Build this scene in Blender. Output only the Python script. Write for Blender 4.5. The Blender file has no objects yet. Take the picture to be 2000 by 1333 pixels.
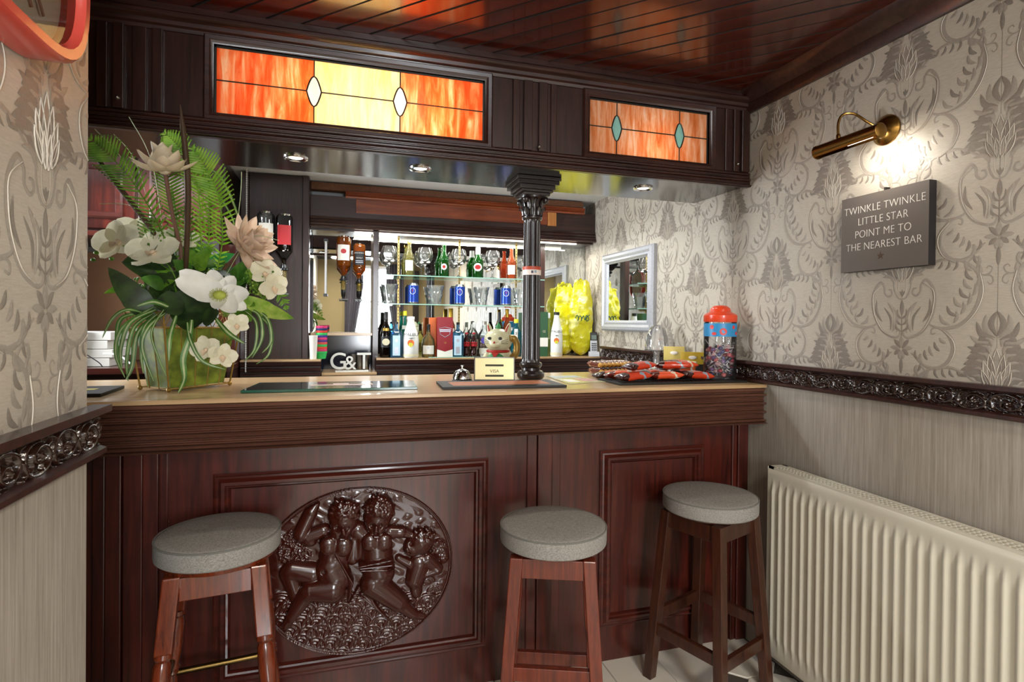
import bpy, math, random
import numpy as np
from mathutils import Vector, Matrix
PI = math.pi
rnd = random.Random(7)
sc = bpy.context.scene
C = sc.collection

# ---------------------------------------------------------------- camera
FPX, CX, CY = 1097.2, 1000.0, 638.8
YAW, PIT, ROL = 0.28983, 0.008383, 0.010357
cy_, sy_, cp_, sp_, cr_, sr_ = math.cos(YAW), math.sin(YAW), math.cos(PIT), math.sin(PIT), math.cos(ROL), math.sin(ROL)
RC = (np.array([[cr_, -sr_, 0], [sr_, cr_, 0], [0, 0, 1]]) @ np.array([[1, 0, 0], [0, cp_, -sp_], [0, sp_, cp_]])
      @ np.array([[1, 0, 0], [0, 0, -1], [0, 1, 0]]) @ np.array([[cy_, -sy_, 0], [sy_, cy_, 0], [0, 0, 1]]))
CAM = np.array([0, 0, 1.34])
cd = bpy.data.cameras.new('camera')
cam = bpy.data.objects.new('camera', cd)
C.objects.link(cam)
cd.sensor_width = 36
cd.lens = FPX / 2000 * 36
cd.shift_y = (CY - 666.5) / 2000
cd.clip_start = 0.02
cam.matrix_world = Matrix([[RC[0][i], -RC[1][i], -RC[2][i], CAM[i]] for i in range(3)] + [[0, 0, 0, 1]])
sc.camera = cam

def at(px, py, X=None, Y=None, Z=None):
    """world point on a plane of the place that the photograph shows at a pixel"""
    d = RC.T @ np.array([(px - CX) / FPX, (py - CY) / FPX, 1.0])
    if X is not None: t = (X - CAM[0]) / d[0]
    elif Y is not None: t = (Y - CAM[1]) / d[1]
    else: t = (Z - CAM[2]) / d[2]
    return Vector(CAM + d * t)

# ---------------------------------------------------------------- world, exposure, large lights
sc.view_settings.view_transform = 'Standard'
sc.view_settings.look = 'None'
sc.view_settings.gamma = 1
sc.view_settings.use_curve_mapping = False
sc.view_settings.exposure = 0.12
w = bpy.data.worlds.new('world'); sc.world = w; w.use_nodes = True
w.node_tree.nodes['Background'].inputs[0].default_value = (0.80, 0.90, 1.0, 1)
w.node_tree.nodes['Background'].inputs[1].default_value = 1.5

def light(name, kind, loc, energy, color=(1, 1, 1), rot=None, look=None, **kw):
    l = bpy.data.lights.new(name, kind); l.energy = energy; l.color = color
    for k, v in kw.items(): setattr(l, k, v)
    o = bpy.data.objects.new(name, l); C.objects.link(o); o.location = loc
    if look is not None:
        o.rotation_euler = (Vector(look) - Vector(loc)).to_track_quat('-Z', 'Y').to_euler()
    elif rot: o.rotation_euler = rot
    return o

XR, Y0, ZC, ZS, ZCEIL = 1.656, 2.014, 1.097, 1.937, 2.33
YB = 3.73            # back wall with the mirrors
YREAR = -2.3         # wall behind the camera
# daylight at the window behind the camera, and at the window at the end of the serving side
light('daylight_rear_window', 'AREA', (0.52, YREAR - 0.12, 1.47), 120, (0.92, 0.96, 1.0), look=(0.52, 0, 1.47), shape='RECTANGLE', size=0.78, size_y=1.55)
# two flush lamps added as fill on the unseen lounge ceiling
for lx, ly in ((1.05, -.55), (-.02, -1.25)):
    light('fill_lamp_light', 'AREA', (lx, ly, 2.262), 31, (1, .90, .76), rot=(0, 0, 0), shape='DISK', size=.34)
light('daylight_side_window', 'AREA', (-2.12, 2.77, 1.63), 28, (0.90, 0.95, 1.0), look=(0, 2.80, 1.63), shape='RECTANGLE', size=0.50, size_y=.90, spread=math.radians(85))

# ---------------------------------------------------------------- helpers
def s2l(c):
    if isinstance(c, str):
        c = [int(c[i:i + 2], 16) / 255 for i in (0, 2, 4)]
    return tuple((x / 12.92 if x <= 0.04045 else ((x + 0.055) / 1.055) ** 2.4) for x in c[:3]) + (1,)

MATS = {}
def newmat(name):
    m = bpy.data.materials.new(name); m.use_nodes = True
    nt = m.node_tree; nt.nodes.clear()
    out = nt.nodes.new('ShaderNodeOutputMaterial')
    MATS[name] = m
    return m, nt, out
def nd(nt, t, **kw):
    n = nt.nodes.new(t)
    for k, v in kw.items():
        if k.startswith('i_'):
            n.inputs[k[2:].replace('_', ' ')].default_value = v
        else: setattr(n, k, v)
    return n
def bsdf(nt, out, col='808080', rough=.5, metal=0, coat=0, spec=.5):
    b = nt.nodes.new('ShaderNodeBsdfPrincipled')
    b.inputs['Base Color'].default_value = s2l(col)
    b.inputs['Roughness'].default_value = rough
    b.inputs['Metallic'].default_value = metal
    b.inputs['Coat Weight'].default_value = coat
    b.inputs['Coat Roughness'].default_value = .12
    b.inputs['Specular IOR Level'].default_value = spec
    nt.links.new(b.outputs[0], out.inputs[0])
    return b
def plain(name, col, rough=.5, metal=0, coat=0, spec=.5, var=0, vscale=30, bump=0, bscale=200):
    m, nt, out = newmat(name)
    b = bsdf(nt, out, col, rough, metal, coat, spec)
    tc = nd(nt, 'ShaderNodeTexCoord')
    if var:
        n = nd(nt, 'ShaderNodeTexNoise', i_Scale=vscale, i_Detail=3.0)
        nt.links.new(tc.outputs['Object'], n.inputs['Vector'])
        mx = nd(nt, 'ShaderNodeMix', data_type='RGBA', blend_type='MULTIPLY')
        mx.inputs[0].default_value = 1
        mx.inputs[6].default_value = s2l(col)
        r = nd(nt, 'ShaderNodeMapRange'); r.inputs[3].default_value = 1 - var; r.inputs[4].default_value = 1 + var
        nt.links.new(n.outputs[0], r.inputs[0]); nt.links.new(r.outputs[0], mx.inputs[7])
        nt.links.new(mx.outputs[2], b.inputs['Base Color'])
    if bump:
        n2 = nd(nt, 'ShaderNodeTexNoise', i_Scale=bscale, i_Detail=3.0)
        nt.links.new(tc.outputs['Object'], n2.inputs['Vector'])
        bp = nd(nt, 'ShaderNodeBump', i_Strength=bump, i_Distance=.002)
        nt.links.new(n2.outputs[0], bp.inputs['Height']); nt.links.new(bp.outputs[0], b.inputs['Normal'])
    return m
def wood(name, c1, c2, axis='x', rough=.32, coat=.5, scale=9, stretch=14, bump=.15, spec=.5, pos=(.3, .72)):
    m, nt, out = newmat(name)
    b = bsdf(nt, out, c1, rough, 0, coat, spec)
    tc = nd(nt, 'ShaderNodeTexCoord')
    mp = nd(nt, 'ShaderNodeMapping')
    s = [scale * stretch / 3] * 3; s['xyz'.index(axis)] = scale / 3
    mp.inputs['Scale'].default_value = s
    nt.links.new(tc.outputs['Object'], mp.inputs['Vector'])
    n = nd(nt, 'ShaderNodeTexNoise', i_Scale=1.0, i_Detail=7.0, i_Roughness=.62, i_Distortion=.6)
    nt.links.new(mp.outputs[0], n.inputs['Vector'])
    rp = nd(nt, 'ShaderNodeValToRGB')
    rp.color_ramp.elements[0].position = pos[0]; rp.color_ramp.elements[0].color = s2l(c1)
    rp.color_ramp.elements[1].position = pos[1]; rp.color_ramp.elements[1].color = s2l(c2)
    nt.links.new(n.outputs[0], rp.inputs[0])
    n3 = nd(nt, 'ShaderNodeTexNoise', i_Scale=2.2, i_Detail=2.0)
    nt.links.new(tc.outputs['Object'], n3.inputs['Vector'])
    mr = nd(nt, 'ShaderNodeMapRange'); mr.inputs[3].default_value = .7; mr.inputs[4].default_value = 1.3
    nt.links.new(n3.outputs[0], mr.inputs[0])
    mx = nd(nt, 'ShaderNodeMix', data_type='RGBA', blend_type='MULTIPLY'); mx.inputs[0].default_value = 1
    nt.links.new(rp.outputs[0], mx.inputs[6]); nt.links.new(mr.outputs[0], mx.inputs[7])
    nt.links.new(mx.outputs[2], b.inputs['Base Color'])
    bp = nd(nt, 'ShaderNodeBump', i_Strength=bump, i_Distance=.001)
    nt.links.new(n.outputs[0], bp.inputs['Height']); nt.links.new(bp.outputs[0], b.inputs['Normal'])
    return m
def glass(name, tint='ffffff', gloss=1.0, body=0.0, bodycol='ffffff', rough=.02, ior=1.45):
    """clear or tinted glass: tinted transparency, Fresnel reflection, and a little body colour"""
    m, nt, out = newmat(name)
    tr = nd(nt, 'ShaderNodeBsdfTransparent'); tr.inputs[0].default_value = s2l(tint)
    gl = nd(nt, 'ShaderNodeBsdfGlossy'); gl.inputs['Roughness'].default_value = rough
    fr = nd(nt, 'ShaderNodeFresnel'); fr.inputs[0].default_value = ior
    mu = nd(nt, 'ShaderNodeMath', operation='MULTIPLY'); mu.inputs[1].default_value = gloss; mu.use_clamp = True
    nt.links.new(fr.outputs[0], mu.inputs[0])
    base = tr
    if body:
        df = nd(nt, 'ShaderNodeBsdfDiffuse'); df.inputs[0].default_value = s2l(bodycol)
        tl = nd(nt, 'ShaderNodeBsdfTranslucent'); tl.inputs[0].default_value = s2l(bodycol)
        m1 = nd(nt, 'ShaderNodeMixShader'); m1.inputs[0].default_value = .5
        nt.links.new(df.outputs[0], m1.inputs[1]); nt.links.new(tl.outputs[0], m1.inputs[2])
        m2 = nd(nt, 'ShaderNodeMixShader'); m2.inputs[0].default_value = body
        nt.links.new(tr.outputs[0], m2.inputs[1]); nt.links.new(m1.outputs[0], m2.inputs[2])
        base = m2
    mx = nd(nt, 'ShaderNodeMixShader')
    nt.links.new(mu.outputs[0], mx.inputs[0]); nt.links.new(base.outputs[0], mx.inputs[1]); nt.links.new(gl.outputs[0], mx.inputs[2])
    nt.links.new(mx.outputs[0], out.inputs[0])
    return m
def emit(name, col, strength):
    m, nt, out = newmat(name)
    e = nd(nt, 'ShaderNodeEmission'); e.inputs[0].default_value = s2l(col); e.inputs[1].default_value = strength
    nt.links.new(e.outputs[0], out.inputs[0])
    return m
def leaf(name, col, col2=None, rough=.45, trans=.25):
    m, nt, out = newmat(name)
    b = bsdf(nt, out, col, rough)
    tc = nd(nt, 'ShaderNodeTexCoord'); n = nd(nt, 'ShaderNodeTexNoise', i_Scale=28.0, i_Detail=3.0)
    nt.links.new(tc.outputs['Object'], n.inputs['Vector'])
    rp = nd(nt, 'ShaderNodeValToRGB')
    rp.color_ramp.elements[0].position = .35; rp.color_ramp.elements[0].color = s2l(col)
    rp.color_ramp.elements[1].position = .68; rp.color_ramp.elements[1].color = s2l(col2 or col)
    nt.links.new(n.outputs[0], rp.inputs[0]); nt.links.new(rp.outputs[0], b.inputs['Base Color'])
    tl = nd(nt, 'ShaderNodeBsdfTranslucent'); nt.links.new(rp.outputs[0], tl.inputs[0])
    mx = nd(nt, 'ShaderNodeMixShader'); mx.inputs[0].default_value = trans
    nt.links.new(b.outputs[0], mx.inputs[1]); nt.links.new(tl.outputs[0], mx.inputs[2])
    nt.links.new(mx.outputs[0], out.inputs[0])
    return m

class MB:
    def __init__(self): self.v = []; self.f = []; self.mi = []; self.m = 0
    def add(self, vs, fs):
        o = len(self.v); self.v.extend([tuple(p) for p in vs])
        self.f.extend([tuple(i + o for i in q) for q in fs]); self.mi.extend([self.m] * len(fs)); return self
    def box(self, x0, x1, y0, y1, z0, z1):
        return self.add([(x0, y0, z0), (x1, y0, z0), (x1, y1, z0), (x0, y1, z0), (x0, y0, z1), (x1, y0, z1), (x1, y1, z1), (x0, y1, z1)],
                        [(3, 2, 1, 0), (4, 5, 6, 7), (0, 1, 5, 4), (1, 2, 6, 5), (2, 3, 7, 6), (3, 0, 4, 7)])
    def obox(self, p0, p1, w, h, up=(0, 0, 1)):
        """bar of section w x h from p0 to p1"""
        p0 = Vector(p0); p1 = Vector(p1); d = (p1 - p0).normalized(); u = Vector(up)
        s = d.cross(u)
        if s.length < 1e-5: s = Vector((1, 0, 0))
        s.normalize(); t = s.cross(d).normalized()
        c = [(-w / 2, -h / 2), (w / 2, -h / 2), (w / 2, h / 2), (-w / 2, h / 2)]
        vs = [p + s * a + t * b for p in (p0, p1) for a, b in c]
        return self.add(vs, [(3, 2, 1, 0), (4, 5, 6, 7), (0, 1, 5, 4), (1, 2, 6, 5), (2, 3, 7, 6), (3, 0, 4, 7)])
    def taper(self, p0, p1, w0, w1, ax=(1, 0, 0)):
        """square leg, horizontal ends"""
        p0 = Vector(p0); p1 = Vector(p1); a = Vector(ax).normalized(); b = Vector((-a.y, a.x, 0))
        vs = []
        for p, w in ((p0, w0), (p1, w1)):
            for i, j in ((-1, -1), (1, -1), (1, 1), (-1, 1)): vs.append(p + a * i * w / 2 + b * j * w / 2)
        return self.add(vs, [(3, 2, 1, 0), (4, 5, 6, 7), (0, 1, 5, 4), (1, 2, 6, 5), (2, 3, 7, 6), (3, 0, 4, 7)])
    def lathe(self, prof, seg=24, c=(0, 0, 0), p1=None, sq=None, a0=0, a1=2 * PI, caps=True, sx=1, sy=1):
        """revolve (r, z); p1: axis end; sq: superellipse power for square-ish section"""
        full = abs(a1 - a0 - 2 * PI) < 1e-6
        n = seg if full else seg + 1
        c = Vector(c); ax = Matrix.Identity(3)
        if p1 is not None:
            ax = (Vector(p1) - c).to_track_quat('Z', 'Y').to_matrix()
        vs = []
        for r, z in prof:
            for i in range(n):
                a = a0 + (a1 - a0) * i / seg
                ca, sa = math.cos(a), math.sin(a); rr = r
                if sq: rr = r / (abs(ca) ** sq + abs(sa) ** sq) ** (1 / sq)
                vs.append(c + ax @ Vector((rr * ca * sx, rr * sa * sy, z)))
        fs = []
        for j in range(len(prof) - 1):
            for i in range(seg if not full else n):
                k = (i + 1) % n if full else i + 1
                fs.append((j * n + i, j * n + k, (j + 1) * n + k, (j + 1) * n + i))
        if caps and full:
            if prof[0][0] > 1e-5: fs.append(tuple(range(n - 1, -1, -1)))
            if prof[-1][0] > 1e-5: fs.append(tuple((len(prof) - 1) * n + i for i in range(n)))
        return self.add(vs, fs)
    def tube(self, pts, r, seg=8, closed=False):
        pts = [Vector(p) for p in pts]; n = len(pts)
        rs = r if isinstance(r, (list, tuple)) else [r] * n
        vs = []; prev = None
        for i, p in enumerate(pts):
            if closed: d = pts[(i + 1) % n] - pts[i - 1]
            else: d = pts[min(i + 1, n - 1)] - pts[max(i - 1, 0)]
            if d.length < 1e-9: d = Vector((0, 0, 1))
            d.normalize()
            if prev is None:
                u = Vector((0, 0, 1)) if abs(d.z) < .9 else Vector((1, 0, 0))
                s = d.cross(u).normalized()
            else:
                s = (prev - d * prev.dot(d))
                if s.length < 1e-6: s = d.orthogonal()
                s.normalize()
            prev = s; t = d.cross(s)
            for k in range(seg):
                a = 2 * PI * k / seg
                vs.append(p + (s * math.cos(a) + t * math.sin(a)) * rs[i])
        fs = []
        m = n if closed else n - 1
        for i in range(m):
            j = (i + 1) % n
            for k in range(seg):
                fs.append((i * seg + k, i * seg + (k + 1) % seg, j * seg + (k + 1) % seg, j * seg + k))
        if not closed:
            fs.append(tuple(range(seg - 1, -1, -1))); fs.append(tuple((n - 1) * seg + k for k in range(seg)))
        return self.add(vs, fs)
    def prism(self, prof, p0, p1, a=(0, 1, 0), b=(0, 0, 1), closed=True):
        """sweep 2D profile (in axes a,b) from p0 to p1"""
        p0 = Vector(p0); p1 = Vector(p1); a = Vector(a); b = Vector(b); n = len(prof)
        vs = [p + a * q[0] + b * q[1] for p in (p0, p1) for q in prof]
        fs = [(i, (i + 1) % n, n + (i + 1) % n, n + i) for i in range(n if closed else n - 1)]
        if closed: fs += [tuple(range(n - 1, -1, -1)), tuple(range(n, 2 * n))]
        return self.add(vs, fs)
    def frame(self, prof, x0, x1, z0, z1, y=0):
        """mitred rectangular frame in the xz plane; prof = (inset from outer edge, depth towards -y)"""
        vs = []
        for (cx, cz, sx, sz) in ((x0, z0, 1, 1), (x1, z0, -1, 1), (x1, z1, -1, -1), (x0, z1, 1, -1)):
            for q in prof: vs.append((cx + sx * q[0], y - q[1], cz + sz * q[0]))
        n = len(prof); fs = []
        for k in range(4):
            j = (k + 1) % 4
            for i in range(n - 1): fs.append((k * n + i, j * n + i, j * n + i + 1, k * n + i + 1))
        return self.add(vs, fs)
    def ball(self, c, r, seg=12, rings=8, s=(1, 1, 1)):
        pr = [(max(1e-6, math.sin(PI * i / rings)), -math.cos(PI * i / rings)) for i in range(rings + 1)]
        o = len(self.v); self.lathe(pr, seg, caps=False)
        for i in range(o, len(self.v)):
            p = self.v[i]; self.v[i] = (c[0] + p[0] * r * s[0], c[1] + p[1] * r * s[1], c[2] + p[2] * r * s[2])
        return self
    def grid(self, P, closed_u=False):
        """P[i][j] points"""
        n = len(P); m = len(P[0]); vs = [p for row in P for p in row]; fs = []
        for i in range(n - 1):
            for j in range(m if closed_u else m - 1):
                k = (j + 1) % m
                fs.append((i * m + j, i * m + k, (i + 1) * m + k, (i + 1) * m + j))
        return self.add(vs, fs)
    def mesh(self, name, mats, smooth=35):
        me = bpy.data.meshes.new(name); me.from_pydata(self.v, [], self.f)
        for m in (mats if isinstance(mats, (list, tuple)) else [mats]):
            me.materials.append(MATS[m] if isinstance(m, str) else m)
        if any(self.mi): me.polygons.foreach_set('material_index', self.mi)
        if smooth:
            me.polygons.foreach_set('use_smooth', [True] * len(self.f))
            me.set_sharp_from_angle(angle=math.radians(smooth))
        me.update(); return me
    def build(self, name, mats, parent=None, local=False, smooth=35, bevel=0, loc=None, rotz=0, fix=True):
        """local=False: vertices are world coordinates, made relative to the parent's (or loc) origin"""
        o0 = Vector(loc) if loc is not None else Vector((0, 0, 0))
        if parent is not None: o0 = wloc(parent) + (o0 if loc is not None and local else Vector((0, 0, 0)))
        if not local:
            base = wloc(parent) if parent is not None else Vector(loc or (0, 0, 0))
            self.v = [tuple(Vector(p) - base) for p in self.v]
        ob = bpy.data.objects.new(name, self.mesh(name, mats, smooth)); C.objects.link(ob)
        if parent is not None: ob.parent = parent
        if parent is None and loc is not None: ob.location = loc
        if parent is not None and local and loc is not None: ob.location = loc
        ob.rotation_euler = (0, 0, rotz)
        if fix: recalc(ob.data)
        if bevel:
            md = ob.modifiers.new('bevel', 'BEVEL'); md.width = bevel; md.segments = 2; md.limit_method = 'ANGLE'; md.angle_limit = math.radians(40)
        return ob
import bmesh
def recalc(me):
    bm = bmesh.new(); bm.from_mesh(me); bmesh.ops.recalc_face_normals(bm, faces=bm.faces); bm.to_mesh(me); bm.free()
def wloc(o):
    l = Vector(o.location)
    while o.parent is not None: o = o.parent; l = l + Vector(o.location)
    return l
def tag(o, label, cat, group=None):
    o['label'] = label; o['category'] = cat
    if group: o['group'] = group
    return o
def thing(name, label, cat, loc=(0, 0, 0), rotz=0, group=None):
    o = bpy.data.objects.new(name, None); C.objects.link(o); o.empty_display_size = .05
    o.location = loc; o.rotation_euler = (0, 0, rotz)
    return tag(o, label, cat, group)
def struct(o): o['kind'] = 'structure'; return o
def dup(root, loc, rotz=0, label=None, scale=None):
    r = root.copy(); C.objects.link(r); r.location = loc; r.rotation_euler = (0, 0, rotz)
    if label: r['label'] = label
    if scale: r.scale = scale
    for ch in list(root.children):
        c = ch.copy(); C.objects.link(c); c.parent = r
        for g in list(ch.children):
            d = g.copy(); C.objects.link(d); d.parent = c
    return r
def crv(pts, n=8, closed=False):
    """Catmull-Rom through pts"""
    P = [Vector(p) for p in pts]; out = []
    m = len(P)
    for i in range(m if closed else m - 1):
        if closed: a, b, c, d = P[i - 1], P[i], P[(i + 1) % m], P[(i + 2) % m]
        else: a, b, c, d = P[max(i - 1, 0)], P[i], P[i + 1], P[min(i + 2, m - 1)]
        for k in range(n):
            t = k / n
            out.append(.5 * ((2 * b) + (c - a) * t + (2 * a - 5 * b + 4 * c - d) * t * t + (3 * b - a - 3 * c + d) * t ** 3))
    if not closed: out.append(P[-1])
    return out
def text_obj(s, name, size, mat, parent, loc, rot, align='CENTER', extrude=.0004, spacing=1.0, sx=1.0, shear=0, offset=0):
    cu = bpy.data.curves.new(name, 'FONT'); cu.body = s; cu.size = size; cu.align_x = align; cu.align_y = 'CENTER'
    cu.extrude = extrude; cu.space_character = spacing; cu.shear = shear; cu.offset = offset
    t = bpy.data.objects.new('tmp', cu); C.objects.link(t)
    dg = bpy.context.evaluated_depsgraph_get()
    me = bpy.data.meshes.new_from_object(t.evaluated_get(dg))
    bpy.data.objects.remove(t); bpy.data.curves.remove(cu)
    me.materials.clear(); me.materials.append(MATS[mat])
    o = bpy.data.objects.new(name, me); C.objects.link(o); o.parent = parent; o.location = loc; o.rotation_euler = rot; o.scale = (sx, 1, 1)
    return o
# ---------------------------------------------------------------- materials of the room
wood('mahogany', '280b07', '551e13', 'x', rough=.33, coat=.45)
wood('apron_oak', '52342a', '6e4a3b', 'x', rough=.30, coat=.7, scale=14, bump=.05)
wood('mahogany_v', '280b07', '561e13', 'z', rough=.33, coat=.45)
wood('dark_oak', '1c0c07', '40211a', 'x', rough=.36, coat=.35, scale=14)
wood('dark_oak_v', '1a0b07', '3a1d15', 'z', rough=.36, coat=.35, scale=14)
wood('plank_wood', '300b03', '5a1c08', 'x', rough=.26, coat=.8, scale=6, stretch=12)
wood('red_wood', '62260f', '9a4a22', 'x', rough=.35, coat=.4, scale=8)
wood('light_oak', 'a2825c', 'c7a67c', 'x', rough=.28, coat=.3, scale=9, stretch=16, bump=.06)
wood('stool_wood', '451408', '7a3018', 'z', rough=.34, coat=.4, scale=16)
wood('stool_wood_dark', '2a120a', '4c2615', 'z', rough=.34, coat=.4, scale=16)
wood('turned_wood', '3f1408', '82371a', 'z', rough=.22, coat=.7, scale=16)
plain('black_wood', '1c1210', .32, 0, .5, var=.25, vscale=40)
plain('carved_wood', '24120a', .24, 0, .6, var=.3, vscale=60)
plain('relief_wood', '38130b', .2, 0, .35, var=.2, vscale=18)
plain('soffit_black', '14100c', .17, 0, .5, spec=.6)
plain('grout', '4a443c', .9)
plain('tile_white', 'd9d3c6', .18, 0, .3, var=.06, vscale=6)
plain('tile_black', '0c0b0d', .16, 0, .4)
plain('white_paint', 'e4e6e6', .6)
plain('rad_white', 'c5c0b0', .34, 0, .2, var=.04, vscale=12)
plain('dark_gap', '120a07', .8)
plain('chrome', 'd8d8d8', .1, 1)
plain('steel', 'a8a49c', .3, 1, var=.1)
plain('brass', '94713a', .24, 1, var=.25, vscale=40)
plain('old_brass', '6b5630', .32, 1, var=.3, vscale=50)
plain('lead', '3c3a34', .45, .7)
plain('black_plastic', '151515', .4)
plain('paper_white', 'e8e5dc', .6)
plain('tan_wall', 'a3936f', .8, var=.08, vscale=3)
plain('curtain', '5d5a68', .85, var=.15, vscale=20)
plain('red_plastic', 'c2473b', .3, 0, .4)
plain('clock_face', 'e6dccb', .5)
m, nt, out = newmat('mirror'); b = bsdf(nt, out, 'd8dcda', .015, 1)

# wallpaper, upper (satin, finely brushed) and lower (vertical streaks)
def paper(name, cols, zs, rough, seam=False):
    m, nt, out = newmat(name); b = bsdf(nt, out, cols[0], rough, 0, 0, .4)
    tc = nd(nt, 'ShaderNodeTexCoord'); mp = nd(nt, 'ShaderNodeMapping')
    mp.inputs['Scale'].default_value = zs
    nt.links.new(tc.outputs['Object'], mp.inputs['Vector'])
    n = nd(nt, 'ShaderNodeTexNoise', i_Scale=1.0, i_Detail=6.0, i_Roughness=.7)
    nt.links.new(mp.outputs[0], n.inputs['Vector'])
    rp = nd(nt, 'ShaderNodeValToRGB'); e = rp.color_ramp.elements
    e[0].position = .3; e[0].color = s2l(cols[0]); e[1].position = .7; e[1].color = s2l(cols[1])
    nt.links.new(n.outputs[0], rp.inputs[0]); nt.links.new(rp.outputs[0], b.inputs['Base Color'])
    bp = nd(nt, 'ShaderNodeBump', i_Strength=.25, i_Distance=.001)
    nt.links.new(n.outputs[0], bp.inputs['Height']); nt.links.new(bp.outputs[0], b.inputs['Normal'])
    return m
paper('paper_upper', ('a89f91', 'bcb4a6'), (60, 60, 420), .42)
paper('paper_lower', ('827a6e', 'aba398'), (190, 190, 5), .55)
plain('motif_fill', '9b9286', .42, .12, var=.18, vscale=160)
plain('motif_line', 'bab2a4', .5)
plain('motif_dark', '857c71', .45, .12, var=.2, vscale=200)

# ---------------------------------------------------------------- embossed damask
def damask():
    """one repeat of the damask as (ribbons): list of (points, widths, material, height)"""
    R = []
    def rib(p, w, m=0, h=.0009, n=6):
        q = crv([(a, b_, 0) for a, b_ in p], n); k = len(q)
        ws = [np.interp(i / (k - 1), np.linspace(0, 1, len(w)), w) for i in range(k)]
        R.append((q, ws, m, h))
    def lf(x0, y0, x1, y1, w, m=0, bend=0, h=.0011, line=False):
        mx, my = (x0 + x1) / 2, (y0 + y1) / 2; dx, dy = x1 - x0, y1 - y0
        cx_, cy2 = mx - dy * bend, my + dx * bend
        rib([(x0, y0), (cx_, cy2), (x1, y1)], [.0004, w * .8, w, w * .75, .0004], m, h, 5)
        if line: rib([(x0, y0), (cx_, cy2), (x1, y1)], [.0005, .0009, .0004], 1, h + .0007, 4)
    # heart scroll
    hs = [(.040, .046), (.033, .052), (.035, .064), (.046, .066), (.052, .056), (.047, .04), (.036, .036)]
    rib([(.046, .062), (.036, .06), (.034, .046), (.046, .040), (.058, .052), (.060, .072), (.075, .086), (.095, .06), (.1, .02), (.091, -.025), (.065, -.068), (.03, -.087), (.012, -.086), (.005, -.074), (.012, -.066), (.018, -.073)],
        [.004, .006, .006, .007, .007, .008, .009, .010, .011, .010, .009, .008, .007, .006, .005, .003], 0)
    rib([(.064, .08), (.095, .055), (.099, .02), (.09, -.024), (.065, -.066), (.03, -.085)], [.0007, .0012, .0012, .0012, .0008], 1, .0019)
    # inner leaves of the heart
    lf(.030, -.072, .048, .022, .017, 0, .22); lf(.036, -.066, .060, .006, .008, 2, .15); lf(.066, -.04, .086, .03, .010, 2, -.15)
    lf(.026, -.06, .034, .012, .006, 1, .1, line=False)
    # sprig
    rib([(0, -.085), (0, -.03), (0, .03)], [.004, .003, .002], 2)
    lf(0, -.02, .0, .028, .014, 2)
    for k, (a, c) in enumerate([(-.07, .022), (-.05, .022), (-.03, .018)]):
        lf(0, a, .020 - k * .003, a + c + .012, .0085, 2, -.25)
    # goblet and plume
    rib([(0, .03), (.014, .036), (.026, .062), (.030, .10), (.036, .14)], [.004, .005, .005, .004, .002], 0)
    rib([(0, .036), (.010, .05), (.013, .075), (.010, .1)], [.003, .003, .003, .001], 1)
    lf(0, .034, 0, .06, .008, 2); lf(0, .036, .008, .056, .006, 2)
    pl = [(.0, .09, .0, .30, .020), (.010, .10, .022, .275, .018), (.018, .11, .040, .25, .018), (.024, .115, .056, .235, .018), (.028, .115, .068, .215, .018),
          (.030, .11, .078, .195, .018), (.032, .105, .083, .172, .017), (.034, .1, .082, .15, .015), (.034, .094, .078, .132, .012)]
    for k in range(7):      # curled lobes at the sides
        y = .232 - .021 * k; x = .016 + .0045 * k - .0004 * k * k; ln = .030 + .0065 * k
        lf(x, y - .020, x + ln, y - .012 + .004 * k, .024, 2, .38); lf(x - .004, y - .028, x + ln * .55, y - .004, .013, 0, .3, h=.0015)
    for k in range(5):      # crown
        a = k * .40; lf(.003 * k, .232 - .004 * k, .003 * k + .062 * math.sin(a), .232 - .004 * k + .068 * math.cos(a) - .012 * (k > 2), .016, 2 if k % 2 == 0 else 0, -.22)
    for i, (a, b_, c, d, w_) in enumerate([(0, .10, 0, .20, .018), (.006, .10, .018, .185, .014), (.010, .095, .032, .165, .013), (.014, .09, .036, .14, .011), (.004, .085, .010, .14, .010)]):
        w_ *= 1.45
        lf(a, b_, c, d, w_, 2 if i % 2 else 0, 0, h=.0015 + .0002 * i)
        nx, ny = -(d - b_), c - a; ll = math.hypot(nx, ny); nx /= ll; ny /= ll
        for sd in (-1, 1):
            rib([(a + (c - a) * t + nx * sd * w_ * .47 * math.sin(PI * t ** .85), b_ + (d - b_) * t + ny * sd * w_ * .47 * math.sin(PI * t ** .85)) for t in (0, .2, .45, .7, .9, 1)], [.0008, .0014, .0014, .0006], 1, .0021 + .0002 * i, 3)
    # flower and drop
    for k in range(5):
        t = PI / 2 - k * PI / 4.3; L = .040 if k < 3 else .032
        lf(.004 * math.cos(t), -.124 + .004 * math.sin(t), L * math.cos(t) * .9, -.124 + L * math.sin(t), .014, 2 if k % 2 else 0, .04)
    lf(0, -.15, 0, -.20, .012, 2); rib([(0, -.085), (0, -.12)], [.006, .004], 0)
    # side garland (C scroll with leaves)
    rib([(.090, -.028), (.083, -.036), (.092, -.05), (.13, -.058), (.175, -.046), (.21, -.008), (.226, .045), (.217, .095), (.19, .122), (.165, .135)], [.003, .005, .006, .009, .012, .014, .014, .012, .008, .004], 0)
    rib([(.13, -.060), (.178, -.05), (.215, -.008), (.231, .045), (.222, .095)], [.001, .0015, .0015, .0015, .001], 1, .0018)
    for k in range(7):
        t = k / 6; x = .145 + .06 * math.sin(t * 1.9); y = -.048 + .15 * t
        lf(x, y, x - .030 + .012 * t, y + .030, .011, 2 if k % 2 else 0, .2)
        lf(x + .01, y + .005, x + .016, y + .04, .011, 0, -.15)
    rib([(.165, .135), (.12, .14), (.085, .128), (.055, .108), (.04, .098)], [.010, .009, .008, .006, .003], 0)
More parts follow.
